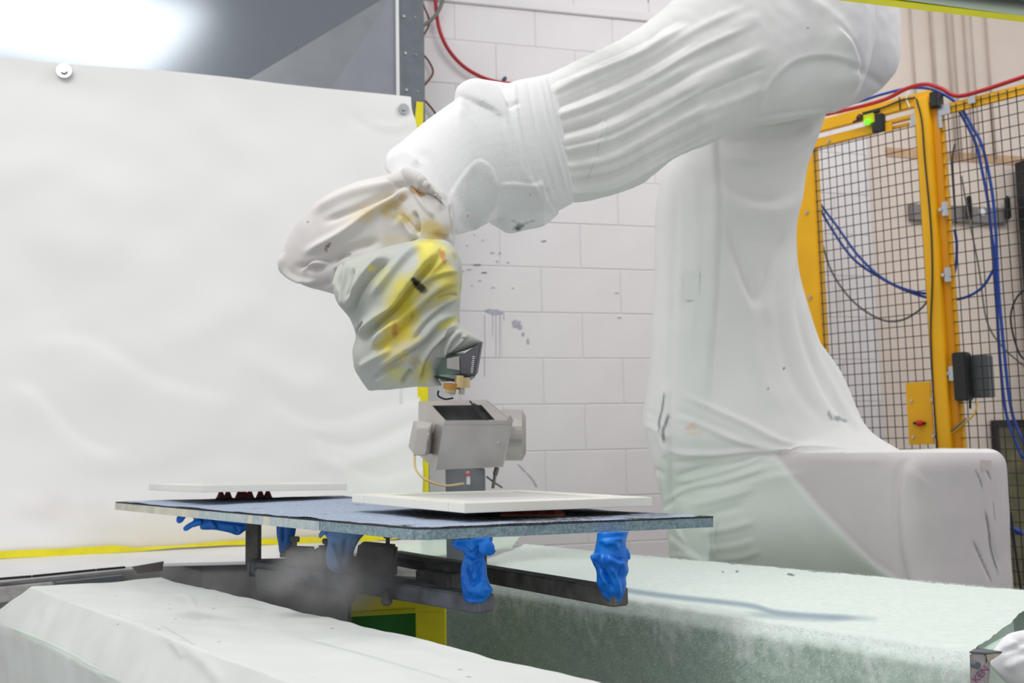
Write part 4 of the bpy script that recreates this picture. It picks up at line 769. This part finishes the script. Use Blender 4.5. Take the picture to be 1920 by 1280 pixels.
g = loft([(596, 990, 686, 1000, 2.34), (606, 1000, 680, 1006, 2.34), (613, 1014, 674, 1014, 2.34), (611, 1030, 664, 1034, 2.34), (611, 1048, 662, 1050, 2.34), (614, 1062, 660, 1062, 2.34), (625, 1072, 652, 1070, 2.34), (636, 1078, 646, 1078, 2.34)], k=.6)
th_ = loft([(603, 992, 616, 996, 2.32), (596, 1000, 608, 1004, 2.32), (595, 1008, 602, 1011, 2.32)], k=.6)
glove('dust-hazed blue glove hanging in the spray mist at the hub', [g, th_], [([(620, 1010), (630, 1040), (640, 1070)], 3, 4, 'r'), ([(650, 1005), (645, 1040), (640, 1060)], 4, 4, 'v'), ([(670, 1008), (655, 1040)], 3, 3, 'r')], M['bluedust'], .003)
g = loft([(518, 982, 556, 986, 2.6), (519, 1000, 554, 1000, 2.6), (521, 1016, 548, 1018, 2.6), (522, 1028, 538, 1030, 2.6), (523, 1036, 528, 1036, 2.6)], k=.6)
glove('narrow blue glove behind the hub knob, ending in a point', [g], [([(530, 985), (532, 1020)], 3, 4, 'v')], mat('muted_blue_rubber', (42, 116, 200), .5, var=.1), .003)
g = loft([(372, 968, 376, 992, 2.72), (400, 966, 402, 994, 2.72), (430, 970, 428, 998, 2.72), (447, 974, 447, 1004, 2.72), (460, 976, 462, 994, 2.72), (478, 978, 480, 988, 2.72), (487, 978, 487, 984, 2.72)], k=.6)
f1 = loft([(345, 962, 352, 964, 2.7), (332, 968, 344, 976, 2.7), (330, 978, 337, 982, 2.7)], k=.8); f1b = loft([(344, 960, 348, 968, 2.7), (360, 962, 362, 972, 2.7), (378, 966, 378, 980, 2.71)], k=.8)
f2 = loft([(376, 972, 380, 984, 2.7), (360, 976, 368, 986, 2.7), (346, 986, 354, 994, 2.7), (342, 992, 347, 996, 2.7)], k=.8)
f3 = loft([(370, 978, 378, 984, 2.7), (362, 984, 368, 988, 2.7), (362, 988, 366, 990, 2.7)], k=.8)
glove('blue glove lying flat under the far edge of the board, fingers pointing left', [g, f1, f1b, f2, f3], [([(395, 970), (410, 990)], 3, 4, 's'), ([(400, 975), (440, 980), (470, 984)], 3, 3, 'v'), ([(440, 985), (447, 1000)], 3, 3, 'v')], M['blue'], .003)
# ------------------------------------------------------------------ yellow machine frame with green panel
t = thing('machine_frame', 'lemon yellow machine frame with dark green panel below the turntable', 'frame', (P(720, 1180, 2.55).x, P(720, 1180, 2.55).y, 0))
Zy = 2.5
def yb(name, pts, Z, d, m, bev=.002): # quad face extruded back
    v = [P(x, y, Z) for x, y in pts]; return hexa(name, v + [p + Vector((0, d, 0)) for p in v], m, t, bev)
yb('top_beam', ((622, 1090), (834, 1108), (834, 1146), (622, 1158)), Zy, .06, M['lemon']); yb('leg', ((779, 1146), (834, 1146), (836, 1420), (781, 1420)), Zy, .06, M['lemon'])
yb('side_plate', ((600, 1100), (622, 1100), (622, 1158), (602, 1156)), Zy - .02, .08, M['lemon']); yb('side_plate', ((533, 1094), (552, 1094), (560, 1180), (543, 1180)), Zy + .05, .03, M['lemon'])
yb('green_panel', ((560, 1110), (780, 1120), (782, 1400), (560, 1400)), Zy + .08, .02, M['green'])
yb('brace', ((640, 1148), (779, 1140), (779, 1148), (640, 1156)), Zy - .006, .01, M['lime'])
for x, y in ((780, 1050), (820, 1052)): put('tape_scrap', [P(x - 6, y + 3, 2.6), P(x + 4, y + 3, 2.6), P(x - 3, y - 8 * (1 if x > 800 else .3), 2.6), P(x - 6, y + 3, 2.61), P(x + 4, y + 3, 2.61), P(x - 3, y - 8, 2.61)], [(0, 1, 2), (3, 4, 5), (0, 1, 4, 3), (1, 2, 5, 4), (2, 0, 3, 5)], M['lemon'], t)
# ------------------------------------------------------------------ gun cleaning hopper
Zh = 3.15
t = thing('cleaning_hopper', 'open-topped stainless steel hopper on a grey post behind the doors', 'hopper', (P(870, 900, Zh).x, P(870, 900, Zh).y, 0))
# front face, left face, right, back, inner walls
FTL, FTR, FBR, FBL = P(833, 789, Zh), P(962, 789, Zh), P(944, 875, Zh), P(817, 881, Zh)
dB = P(913, 749, Zh + .22) - FTR
BTL, BTR = P(785, 752, Zh + .22), P(913, 749, Zh + .22); BBL, BBR = BTL + Vector((.0, 0, -.16)), BTR + Vector((0, 0, -.16))
BBL = P(782, 850, Zh + .2); 
def plate(name, q, th, m, parent, **k):
    nn = (q[1] - q[0]).cross(q[3] - q[0]).normalized() * th; return hexa(name, list(q) + [p + nn for p in q], m, parent, **k)
plate('front_plate', [FTL, FTR, FBR, FBL], .004, M['steel'], t)
plate('front_lip', [P(833, 788, Zh - .002), P(962, 788, Zh - .002), P(960, 795, Zh - .002), P(832, 795, Zh - .002)], .006, M['steel'], t)
SL = P(808, 905 - 22, Zh + .03)
plate('left_plate', [BTL, FTL, FBL, BBL], .004, M['steel'], t)
plate('right_plate', [FTR, BTR, BBR, FBR], .004, M['steel'], t)
plate('back_plate', [BTL, BTR, BBR, BBL], .004, M['steel'], t)
# rim with rectangular hole
i1, i2, i3, i4 = P(833, 789, Zh), P(928, 787, Zh + .01), P(903, 759, Zh + .17), P(810, 760, Zh + .17)
i1 = P(836, 788, Zh + .004)
rim = [FTL, FTR, BTR, BTL, i1, i2, i3, i4]
put('rim', rim + [p - Vector((0, 0, .004)) for p in rim], [(0, 1, 5, 4), (1, 2, 6, 5), (2, 3, 7, 6), (3, 0, 4, 7)] + [(8, 9, 13, 12), (9, 10, 14, 13), (10, 11, 15, 14), (11, 8, 12, 15)], M['steel'], t)
fl = [P(833, 800, Zh + .01), P(925, 800, Zh + .01), P(900, 790, Zh + .17), P(812, 790, Zh + .17)]
put('dark_liner', [i1, i2, i3, i4] + fl, [(4, 5, 6, 7), (0, 1, 5, 4), (1, 2, 6, 5), (2, 3, 7, 6), (3, 0, 4, 7)], M['black'], t)
for k in range(12):
    q = k / 11; b = i2.lerp(i3, q) - Vector((0, 0, .006)); e = b + Vector((-.028 - .01 * (k % 2), -.0, .012 + .004 * (k % 3)))
    bar('bristle', b - Vector((0, 0, .03)), e, .006, .006, M['rub'], t)
for x, y in ((845, 833), (934, 829)): disc('rivet', P(x, y, Zh - .006), Vector((0, -1, 0)), .004, .006, M['zinc'], t, 10)
hexa('junction_box', [P(776, 854, 3.16), P(800, 854, 3.14), P(810, 850, 3.22), P(765, 838, 3.26), P(783, 803, 3.16), P(806, 802, 3.14), P(812, 792, 3.22), P(775, 787, 3.26)], mat('beige_grey_box', (186, 180, 174), .5), t, .003)
tube('box_handle', [P(804, 812, 3.135), P(800, 830, 3.135), P(798, 850, 3.135)], .0025, M['zinc'], t)
# motor
ax = (P(985, 838, 3.22) - P(935, 808, 3.22)); ax = Vector((1, -.02, -.02)).normalized(); cm = P(950, 815, 3.28)
v, f = tubegeo([cm - ax * .02, cm + ax * .05, cm + ax * .052, cm + ax * .062], [.082, .082, .078, .06], 40); put('motor_housing', v, f, M['steel'], t, False)
a = P(957, 779, Zh - .005); put('corner_tab', [P(950, 789, Zh), P(963, 789, Zh), P(957, 777, Zh), P(950, 789, Zh + .004), P(963, 789, Zh + .004), P(957, 777, Zh + .004)], [(0, 1, 2), (3, 4, 5), (0, 1, 4, 3), (1, 2, 5, 4), (2, 0, 3, 5)], M['steel'], t)
pbx = [P(835, 878, Zh + .02), P(908, 878, Zh + .02)]
hexa('stand_post', [Vector((p.x, p.y, 0)) for p in (pbx[0], pbx[1], pbx[1] + Vector((0, .1, 0)), pbx[0] + Vector((0, .1, 0)))] + [pbx[0], pbx[1], pbx[1] + Vector((0, .1, 0)), pbx[0] + Vector((0, .1, 0))], M['post'], t, .003)
tube('fitting', [P(876, 884, Zh), P(878, 895, Zh), P(878, 908, Zh)], .006, M['white'], t); tube('valve_ring', [P(872, 888, Zh - .005), P(882, 889, Zh - .005)], .006, M['red'], t)
tube('air_line', [P(777, 853, 3.17), P(780, 880, 3.1), P(800, 900, 3.05), P(835, 910, 3.08), P(870, 906, 3.12)], .0035, M['amber'], t)
tube('drain_hose', [P(932, 876, 3.2), P(928, 892, 3.2), P(924, 915, 3.2)], [.008 if i < 6 else .005 for i in range(13)], M['grey'], t)
tube('drain_hose', [P(912, 893, 3.2), P(925, 903, 3.2), P(942, 914, 3.2)], .003, M['grey'], t)
# ------------------------------------------------------------------ hoses on the back wall, top
def wt(name, pts, r, m, label, off=.03, cat='hose', pl=W): return tube(name, [pl.pt(*pl.at(x, y, off), off) for x, y in pts], r, m, None, label=label, category=cat)
wt('air_hose', [(815, -30), (818, 20), (826, 62), (846, 100), (880, 132), (930, 153), (1000, 160)], .0085, M['hose'], 'thick red hose curving down the block wall, top centre')
wt('hose', [(835, -20), (825, 15), (808, 38), (788, 50), (770, 55)], .009, M['grey'], 'grey hose crossing the red hose at the top of the block wall', .05)
wt('cord', [(784, -20), (795, 12), (805, 40), (798, 60), (786, 76)], .0045, M['brown'], 'brown cord looping beside the grey post, uppermost loop', .02, 'cord')
wt('cord', [(785, 95), (802, 112), (812, 135), (800, 155), (786, 168)], .0045, M['brown'], 'brown cord looping beside the grey post, middle loop', .02, 'cord')
wt('cord', [(786, 180), (800, 192), (816, 212), (830, 240)], .0045, M['brown'], 'brown cord beside the grey post, lowest piece above the sleeve', .02, 'cord')
disc('wall_screw', W.pt(*W.at(946, 148, .01), .01), W.n, .009, .02, mat('dark_blue_screw', (50, 60, 96), .4), None, 10, label='small dark blue screw on the block wall above the sleeve', category='screw')
# paint splashes on wall: thin flat marks
spl = mat('blue_grey_paint_splash', (186, 186, 202), .6, var=.15, vscale=60); spd = mat('dark_paint_splash', (132, 132, 140), .6)
def wpatch(pts, m, parent): return ppoly('paint_mark', W, pts, .0022, .0015, m, parent)
random.seed(11)
def blot(cx, cy, rx, ry, m, n=14): return wpatch([(cx + rx * math.cos(i / n * 6.283) * random.uniform(.6, 1.2), cy + ry * math.sin(i / n * 6.283) * random.uniform(.6, 1.2)) for i in range(n)], m, wall)
blot(927, 584, 16, 7, spl); blot(968, 606, 9, 7, spl); blot(975, 613, 6, 5, spl); blot(990, 640, 3, 6, spl); blot(981, 626, 3, 4, spl)
for x, y0, y1 in ((909, 590, 705), (924, 590, 630), (930, 590, 668), (937, 590, 668), (945, 586, 600)): wpatch([(x - .6, y0), (x + .6, y0), (x + .5, y1), (x - .4, y1)], spl, wall)
for x, y, rx in ((896, 496, 8), (923, 474, 5), (908, 511, 6), (937, 474, 3), (1020, 452, 6), (880, 505, 5), (868, 508, 4), (925, 539, 4), (962, 540, 3), (900, 526, 3), (885, 535, 2), (932, 490, 3), (953, 492, 3), (876, 460, 2), (905, 450, 2), (890, 440, 2), (1157, 549, 4), (1162, 595, 5)): blot(x, y, rx, 1.5, spd if rx > 5 else spl, 8)
for a, b in (((972, 870), (985, 884)), ((988, 886), (1000, 900)), ((1000, 900), (1006, 912))): wpatch([(a[0] - 1.5, a[1]), (a[0] + 1.5, a[1]), (b[0] + 2, b[1]), (b[0] - 2, b[1])], spl, wall)
# ------------------------------------------------------------------ safety fence
Fp = Plane((P(1745, 600, 4.3).x, P(1745, 600, 4.3).y), (.688, -.726))
S = lambda x, y, off=0: Fp.at(x, y, off)[0]
Zf = lambda x, y, off=0: Fp.at(x, y, off)[1]
t = thing('fence_post', 'wide yellow safety fence post in front of the mesh panels', 'post', Fp.pt(0, 0, .02))
sL, sR = S(1733, 500, .05), S(1760, 500, .05); zT = Zf(1742, 178, .05)
pbox('post', Fp, sL, sR, 0, zT - .0, -.03, .05, M['yellow'], t, .004)
pbox('rear_channel', Fp, sR, sR + .03, 0, zT - .05, -.04, .02, mat('yellow_channel', (214, 146, 4), .45), t, .003)
pbox('end_cap', Fp, S(1742, 180, .05), S(1756, 180, .05), zT - .055, zT + .01, -.02, .051, M['black'], t, .003)
for y in (392, 515, 700):
    s, z = Fp.at(1770 + (y - 392) * .04, y, .03); b = pbox('clamp', Fp, s - .008, s + .014, z - .03, z + .03, .02, .035, M['zinc'], t, .002)
    disc('clamp_bolt', Fp.pt(s - .012, z, .035), Fp.n, .008, .012, M['zinc'], t, 8)
# left post
t = thing('fence_post', 'yellow gate post partly hidden behind the white robot cover', 'post', Fp.pt(S(1512, 400), 0, .02))
pbox('post', Fp, S(1490, 400, .02), S(1529, 400, .02), 0, Zf(1560, 222, .03), -.04, .02, M['yellow'], t, .004)
for x, y in ((1513, 398), (1519, 557)): disc('bolt', Fp.pt(*Fp.at(x, y, .024), .024), Fp.n, .008, .008, M['zinc'], t, 8)
# top beam across the gate
t = thing('fence_beam', 'heavy yellow beam over the gate', 'beam', Fp.pt(S(1650, 220, .03), Zf(1650, 220, .03) , .03))
z0 = Zf(1725, 197, .04); z1 = Zf(1735, 170, .04)
pbox('beam', Fp, S(1490, 260, .04), S(1745, 190, .04), z0, z1, .012, .04, M['yellow'], t, .003)
tube('cable', [Fp.pt(*Fp.at(x, y, .048), .048) for x, y in ((1600, 230), (1625, 212), (1660, 200), (1690, 188), (1716, 183))], .004, M['rub'], t)
tube('cable_tie', [Fp.pt(*Fp.at(x, y, .048), .048) for x, y in ((1703, 172), (1700, 186), (1706, 202))], .003, M['white'], t); tube('cable_tie', [Fp.pt(*Fp.at(x, y, .048), .048) for x, y in ((1686, 182), (1688, 206))], .003, M['rub'], t)
# gate panel
def fence_panel(name, label, s0, s1, zb, zt_, cw, ch, cat='fence panel'):
    t = thing(name, label, cat, Fp.pt((s0 + s1) / 2, zb)); v = []; f = []
    def w_(p, q, r=.0021):
        gv, gf = tubegeo([p, q], r, 4); o = len(v); v.extend(gv); f.extend([tuple(i + o for i in x) for x in gf])
    s = s0 + cw * .6
    while s < s1: w_(Fp.pt(s, zb, .006), Fp.pt(s, zt_, .006)); s += cw
    z = zt_ - ch * .25
    while z > zb: w_(Fp.pt(s0, z, .010), Fp.pt(s1, z, .010)); z -= ch
    put('wire_mesh', v, f, M['wire'], t, kind='stuff'); return t
cw = (S(1722, 400) - S(1534, 400)) / 13.6; ch = Zf(1640, 600) - Zf(1640, 620.3)
zr0, zr1 = Zf(1635, 251, .012), Zf(1635, 234, .012)
t = fence_panel('gate_panel', 'black wire mesh gate between the two yellow posts', S(1527, 400), S(1738, 400), .4, zr0, cw, ch, 'gate')
pbox('top_rail', Fp, S(1529, 300), S(1636, 240, .02), zr0, zr1, -.01, .02, M['yellow'], t, .002); pbox('top_rail', Fp, S(1636, 240), S(1730, 240), zr0 + (zr1 - zr0) * .6, zr1, -.01, .02, M['yellow'], t, .002); pbox('top_rail', Fp, S(1665, 240), S(1705, 240), zr0, zr0 + (zr1 - zr0) * .35, -.01, .004, M['yellow'], t, .002)
disc('bolt', Fp.pt(*Fp.at(1554, 264, .024), .024), Fp.n, .008, .008, M['zinc'], t, 8); pbox('hinge_plate', Fp, S(1708, 225, .02), S(1726, 225, .02), Zf(1716, 234, .02), Zf(1716, 214, .02), .02, .026, M['zinc'], t, .001)
# interlock switch
t = thing('interlock_switch', 'black and yellow gate switch with a green light', 'switch', Fp.pt(*Fp.at(1640, 235, .04), .04))
pbox('switch_body', Fp, S(1636, 235, .04), S(1658, 235, .04), Zf(1648, 247, .04), Zf(1648, 214, .04), .02, .05, M['black'], t, .003)
pbox('switch_head', Fp, S(1619, 225, .05), S(1640, 225, .05), Zf(1630, 232, .05), Zf(1630, 212, .05), .03, .055, M['lime'], t, .003); pbox('head_cover', Fp, S(1617, 210, .05), S(1648, 210, .05), Zf(1632, 214, .05), Zf(1632, 207, .05), .02, .055, M['black'], t, .002)
disc('indicator', Fp.pt(*Fp.at(1626, 229, .062), .062), Fp.n, .011, .012, M['led'], t, 12); pbox('bracket', Fp, S(1656, 240, .04), S(1670, 240, .04), Zf(1663, 245, .04), Zf(1663, 228, .04), .02, .03, M['yellow'], t)
tube('cable', [Fp.pt(*Fp.at(x, y, .05), .05) for x, y in ((1600, 228), (1610, 226), (1618, 222), (1612, 215), (1606, 222))], .004, M['rub'], t)
# right panel
zt2 = Zf(1850, 193, .012); zt3 = Zf(1850, 174, .012)
t = fence_panel('mesh_panel', 'black wire mesh fence panel right of the wide yellow post', S(1766, 400), S(2010, 400), .4, zt3 - .008, cw, ch)
pbox('side_rail', Fp, S(1768, 500), S(1787, 500), .4, zt2, -.014, .004, M['yellow'], t, .002); pbox('top_rail', Fp, S(1756, 207), S(2010, 120), zt2, zt3, -.014, .004, M['yellow'], t, .002)
pbox('corner_plate', Fp, S(1757, 215, .02), S(1782, 215, .02), Zf(1770, 215, .02) - .0, Zf(1770, 195, .02), .012, .02, M['zinc'], t, .001); pbox('corner_plate', Fp, S(1757, 230, .02), S(1766, 230, .02), Zf(1762, 240, .02), Zf(1762, 215, .02), .012, .02, M['zinc'], t, .001)
pbox('clamp', Fp, S(1815, 188, .02), S(1829, 188, .02), Zf(1822, 194, .02), Zf(1822, 181, .02), .012, .022, M['zinc'], t, .001)
# switch plate, boxes
t = thing('switch_plate', 'flat yellow plate with a red knob on the mesh left of the wide post', 'switch plate', Fp.pt(*Fp.at(1722, 775, .03), .03))
pbox('plate', Fp, S(1701, 775, .03), S(1748, 775, .03), Zf(1722, 833, .03), Zf(1722, 716, .03), .022, .03, M['yellow'], t, .001)
tube('knob_bar', [Fp.pt(*Fp.at(x, 793, .036), .036) for x in (1713, 1735)], .006, M['black'], t, sm=1); v, f = tubegeo([Fp.pt(*Fp.at(1724, 793, .034), .034), Fp.pt(*Fp.at(1724, 793, .05), .05), Fp.pt(*Fp.at(1724, 793, .062), .062), Fp.pt(*Fp.at(1724, 793, .066), .066)], [.006, .014, .013, .005], 16); put('red_knob', v, f, M['red'], t, True)
for x, y in ((1709, 751), (1712, 819), (1747, 749), (1750, 817)): disc('bolt', Fp.pt(*Fp.at(x, y, .034), .034), Fp.n, .006, .006, M['zinc'], t, 8)
t = thing('control_box', 'charcoal control box with grey cover and red button behind the mesh', 'control box', Fp.pt(*Fp.at(1815, 705, -.02), -.02))
pbox('front_box', Fp, S(1790, 705, .03), S(1816, 705, .03), Zf(1805, 751, .03), Zf(1805, 660, .03), -.01, .05, M['black'], t, .005)
pbox('rear_box', Fp, S(1818, 705, -.02), S(1853, 705, -.02), Zf(1835, 745, -.02), Zf(1835, 666, -.02), -.08, -.02, M['dkgrey'], t, .003); disc('red_button', Fp.pt(*Fp.at(1855, 727, -.05), -.05), Fp.d, .011, .02, M['red'], t, 14)
tube('cable_gland', [Fp.pt(*Fp.at(1819, y, -.01), -.01) for y in (748, 766)], .005, M['black'], t, sm=1)
# cables over the fence
def ft(name, pts, r, m, label, off=.05, cat='cable'): return tube(name, [Fp.pt(*Fp.at(x, y, off), off) for x, y in pts], r, m, None, label=label, category=cat)
ft('cable', [(1718, 185), (1728, 225), (1734, 300), (1745, 420), (1748, 520), (1745, 620), (1750, 740), (1758, 850)], .0035, M['rub'], 'thin black cable running down the front of the wide yellow post', .056)
ft('cable', [(1758, 846), (1768, 826), (1790, 808), (1815, 788), (1829, 772), (1832, 752)], .0035, mat('yellow_cable', (214, 176, 40), .5), 'yellow cable from the control box to the foot of the post', .03)
ft('cable', [(1756, 850), (1766, 822), (1788, 804), (1812, 784)], .004, M['grey'], 'grey cable beside the yellow one at the foot of the post', .036)
ft('air_hose', [(1500, 225), (1600, 203), (1660, 186), (1700, 166), (1735, 158), (1765, 166), (1795, 180), (1840, 170), (1880, 157), (1960, 130)], .009, M['hose'], 'dull red hose lying along the top of the yellow fence beams', .01, 'hose')
ft('air_hose', [(1500, 222), (1600, 194), (1650, 178), (1700, 166), (1740, 166), (1775, 180), (1800, 200), (1823, 238), (1841, 272), (1855, 330), (1863, 382), (1867, 430), (1869, 478), (1873, 552), (1883, 660), (1893, 750), (1906, 800), (1930, 850)], .0062, M['bluehose'], 'blue hose draped over the fence top and down the right panel, outer line', -.02, 'hose')
ft('air_hose', [(1797, 205), (1817, 242), (1831, 274), (1844, 333), (1853, 382), (1858, 430), (1864, 478), (1868, 552), (1874, 660), (1884, 760), (1897, 810), (1918, 860)], .0062, M['bluehose'], 'blue hose hanging down the right panel, inner line', -.035, 'hose')
ft('cable', [(1918, 1000), (1885, 990), (1884, 1040), (1888, 1090)], .012, M['bluehose'], 'short blue hose end behind the robot base at the right', -.1, 'hose')
ft('air_hose', [(1500, 330), (1530, 378), (1560, 430), (1600, 485), (1650, 520), (1700, 545), (1750, 560), (1800, 560), (1840, 540), (1866, 500)], .006, M['bluehose'], 'blue hose sagging behind the gate mesh, lower line', -.06, 'hose')
ft('air_hose', [(1500, 325), (1535, 378), (1570, 425), (1610, 480), (1660, 525), (1720, 548), (1770, 545), (1790, 510), (1794, 460), (1790, 430)], .006, M['bluehose'], 'blue hose sagging behind the gate mesh, upper line', -.05, 'hose')
ft('cable', [(1500, 380), (1535, 440), (1560, 510), (1600, 565), (1650, 598), (1690, 600), (1725, 580), (1745, 555)], .005, M['grey'], 'grey cable sagging lowest behind the gate mesh', -.06)
ft('cable', [(1790, 270), (1786, 300), (1790, 380), (1792, 420)], .004, M['rub'], 'black lead hanging beside the left rail handle', -.3)
ft('cable', [(1803, 330), (1815, 400), (1835, 500), (1850, 600), (1880, 650), (1925, 690)], .004, M['grey'], 'dark cable slanting behind the right mesh panel', -.25)
ft('cable', [(1925, 540), (1905, 560), (1895, 600), (1910, 660), (1930, 680)], .004, M['rub'], 'black cable looping near the black rack', -.2)
ft('cable', [(1895, 960), (1905, 1040), (1915, 1110)], .005, M['rub'], 'black cable beside the bronze panel near the floor', -.05)
# ------------------------------------------------------------------ overhead beam at the top right
t = thing('overhead_beam', 'pale green overhead beam with yellow edge at the top right', 'beam', P(1800, 0, 2.1))
a0, a1_ = (1480, -13, 2.3), (2000, 55, 1.95)
def ln(x, dy): 
    y = -7 + (x - 1500) * .1185 + dy; Z = 2.3 - (x - 1500) / 500 * .3; return P(x, y, Z)
def band(name, x0, x1, d0, d1, depth, m, fwd=0):
    v = [ln(x0, d1), ln(x1, d1), ln(x1, d0), ln(x0, d0)]; v = [p + Vector((0, -fwd, 0)) for p in v]
    return hexa(name, v + [p + Vector((0, depth, depth)) for p in v], m, t)
band('yellow_edge', 1000, 2600, -11, 0, .01, M['lime'], .002); 
def lnu(x, dy): y = -7 + (x - 1500) * .1185 + dy; return P(x, y, 2.3 - (x - 1500) / 500 * .3)
def bx_(x, y0, y1, dz=0):
    u = (x - 1500) / 500; return P(x, y0 + (y1 - y0) * u, 2.3 - .3 * u + dz)
sl = [bx_(1000, -26, 41), bx_(2600, -26, 41), bx_(2600, -40, 16), bx_(1000, -40, 16)]
hexa('beam_face', sl + [p + Vector((0, .08, .06)) for p in sl], M['palegreen'], t)
sl = [bx_(1000, -40, 16, -.01), bx_(2600, -40, 16, -.01), bx_(2600, -44, 13, -.01), bx_(1000, -44, 13, -.01)]; hexa('dark_seam', sl + [p + Vector((0, .08, .06)) for p in sl], M['black'], t)
sl = [bx_(1000, -44, 13), bx_(2600, -44, 13), bx_(2600, -120, -90), bx_(1000, -120, -90)]; hexa('green_web', sl + [p + Vector((0, .08, .06)) for p in sl], mat('green_paint', (70, 128, 92), .4, rgb2=(90, 120, 104), vscale=14), t)
for x, y in ((1713, 9), (1880, 30)): hexa('slot', [P(x - 9, y + 1.5, 2.1), P(x + 8, y + 2.5, 2.09), P(x + 8, y + 2.5, 2.2), P(x - 9, y + 1.5, 2.2), P(x - 7, y - 2.5, 2.1), P(x + 10, y - 1.5, 2.09), P(x + 10, y - 1.5, 2.2), P(x - 7, y - 2.5, 2.2)], M['black'], t)
tube('cable_loop', [P(1842, 0, 2.02), P(1850, 6, 2.0), P(1860, 8, 2.0), P(1866, 2, 2.02), P(1858, -8, 2.05)], .003, M['rub'], t)
# ------------------------------------------------------------------ spray mist
def mist(name, geo, dens, label, scl=9):
    v, f = geo; me = mesh(v, f); m = bpy.data.materials.new(name); m.use_nodes = True; n = m.node_tree.nodes; L = m.node_tree.links; n.remove(n['Principled BSDF'])
    vol = n.new('ShaderNodeVolumePrincipled'); vol.inputs['Color'].default_value = (.97, .97, .97, 1); tc = n.new('ShaderNodeTexCoord'); nt = n.new('ShaderNodeTexNoise'); nt.inputs['Scale'].default_value = scl; nt.inputs['Detail'].default_value = 3
    mr = n.new('ShaderNodeMapRange'); mr.inputs[1].default_value = .3; mr.inputs[2].default_value = .75; mr.inputs[4].default_value = dens
    vs_ = n.new('ShaderNodeVectorMath'); vs_.operation = 'SUBTRACT'; vs_.inputs[1].default_value = (.5, .5, .5); ln_ = n.new('ShaderNodeVectorMath'); ln_.operation = 'LENGTH'
    L.new(tc.outputs['Generated'], vs_.inputs[0]); L.new(vs_.outputs[0], ln_.inputs[0]); fo = n.new('ShaderNodeMapRange'); fo.interpolation_type = 'SMOOTHERSTEP'
    fo.inputs[1].default_value = .5; fo.inputs[2].default_value = .05; fo.inputs[3].default_value = 0; fo.inputs[4].default_value = 1; L.new(ln_.outputs['Value'], fo.inputs[0])
    ml = n.new('ShaderNodeMath'); ml.operation = 'MULTIPLY'; L.new(tc.outputs['Object'], nt.inputs[0]); L.new(nt.outputs[0], mr.inputs[0]); L.new(mr.outputs[0], ml.inputs[0]); L.new(fo.outputs[0], ml.inputs[1])
    L.new(ml.outputs[0], vol.inputs['Density']); L.new(vol.outputs[0], n['Material Output'].inputs['Volume'])
    return link(name, me, m, None, kind='stuff', label=label, category='mist')
def ellipsoid(cx, cy, Z, rx, ry, rz, ang=0):
    v = []; f = []; n = 20; c = P(cx, cy, Z); a = math.radians(ang)
    for i in range(11):
        th = math.pi * i / 10
        for j in range(n):
            ph = 2 * math.pi * j / n; x, y, z = rx * math.sin(th) * math.cos(ph), ry * math.cos(th), rz * math.sin(th) * math.sin(ph)
            v.append(c + Vector((x * math.cos(a) - y * math.sin(a), z, x * math.sin(a) + y * math.cos(a))))
    f = [(i * n + j, i * n + (j + 1) % n, (i + 1) * n + (j + 1) % n, (i + 1) * n + j) for i in range(10) for j in range(n)]
    return v, f
mist('spray_mist', ellipsoid(872, 838, 2.25, .095, .15, .1), 9, 'faint fan of paint mist falling from the spray gun onto the near door')
mist('spray_mist', ellipsoid(635, 1078, 2.12, .2, .1, .1), 34, 'pale haze of overspray drifting under the board by the hub', 14)
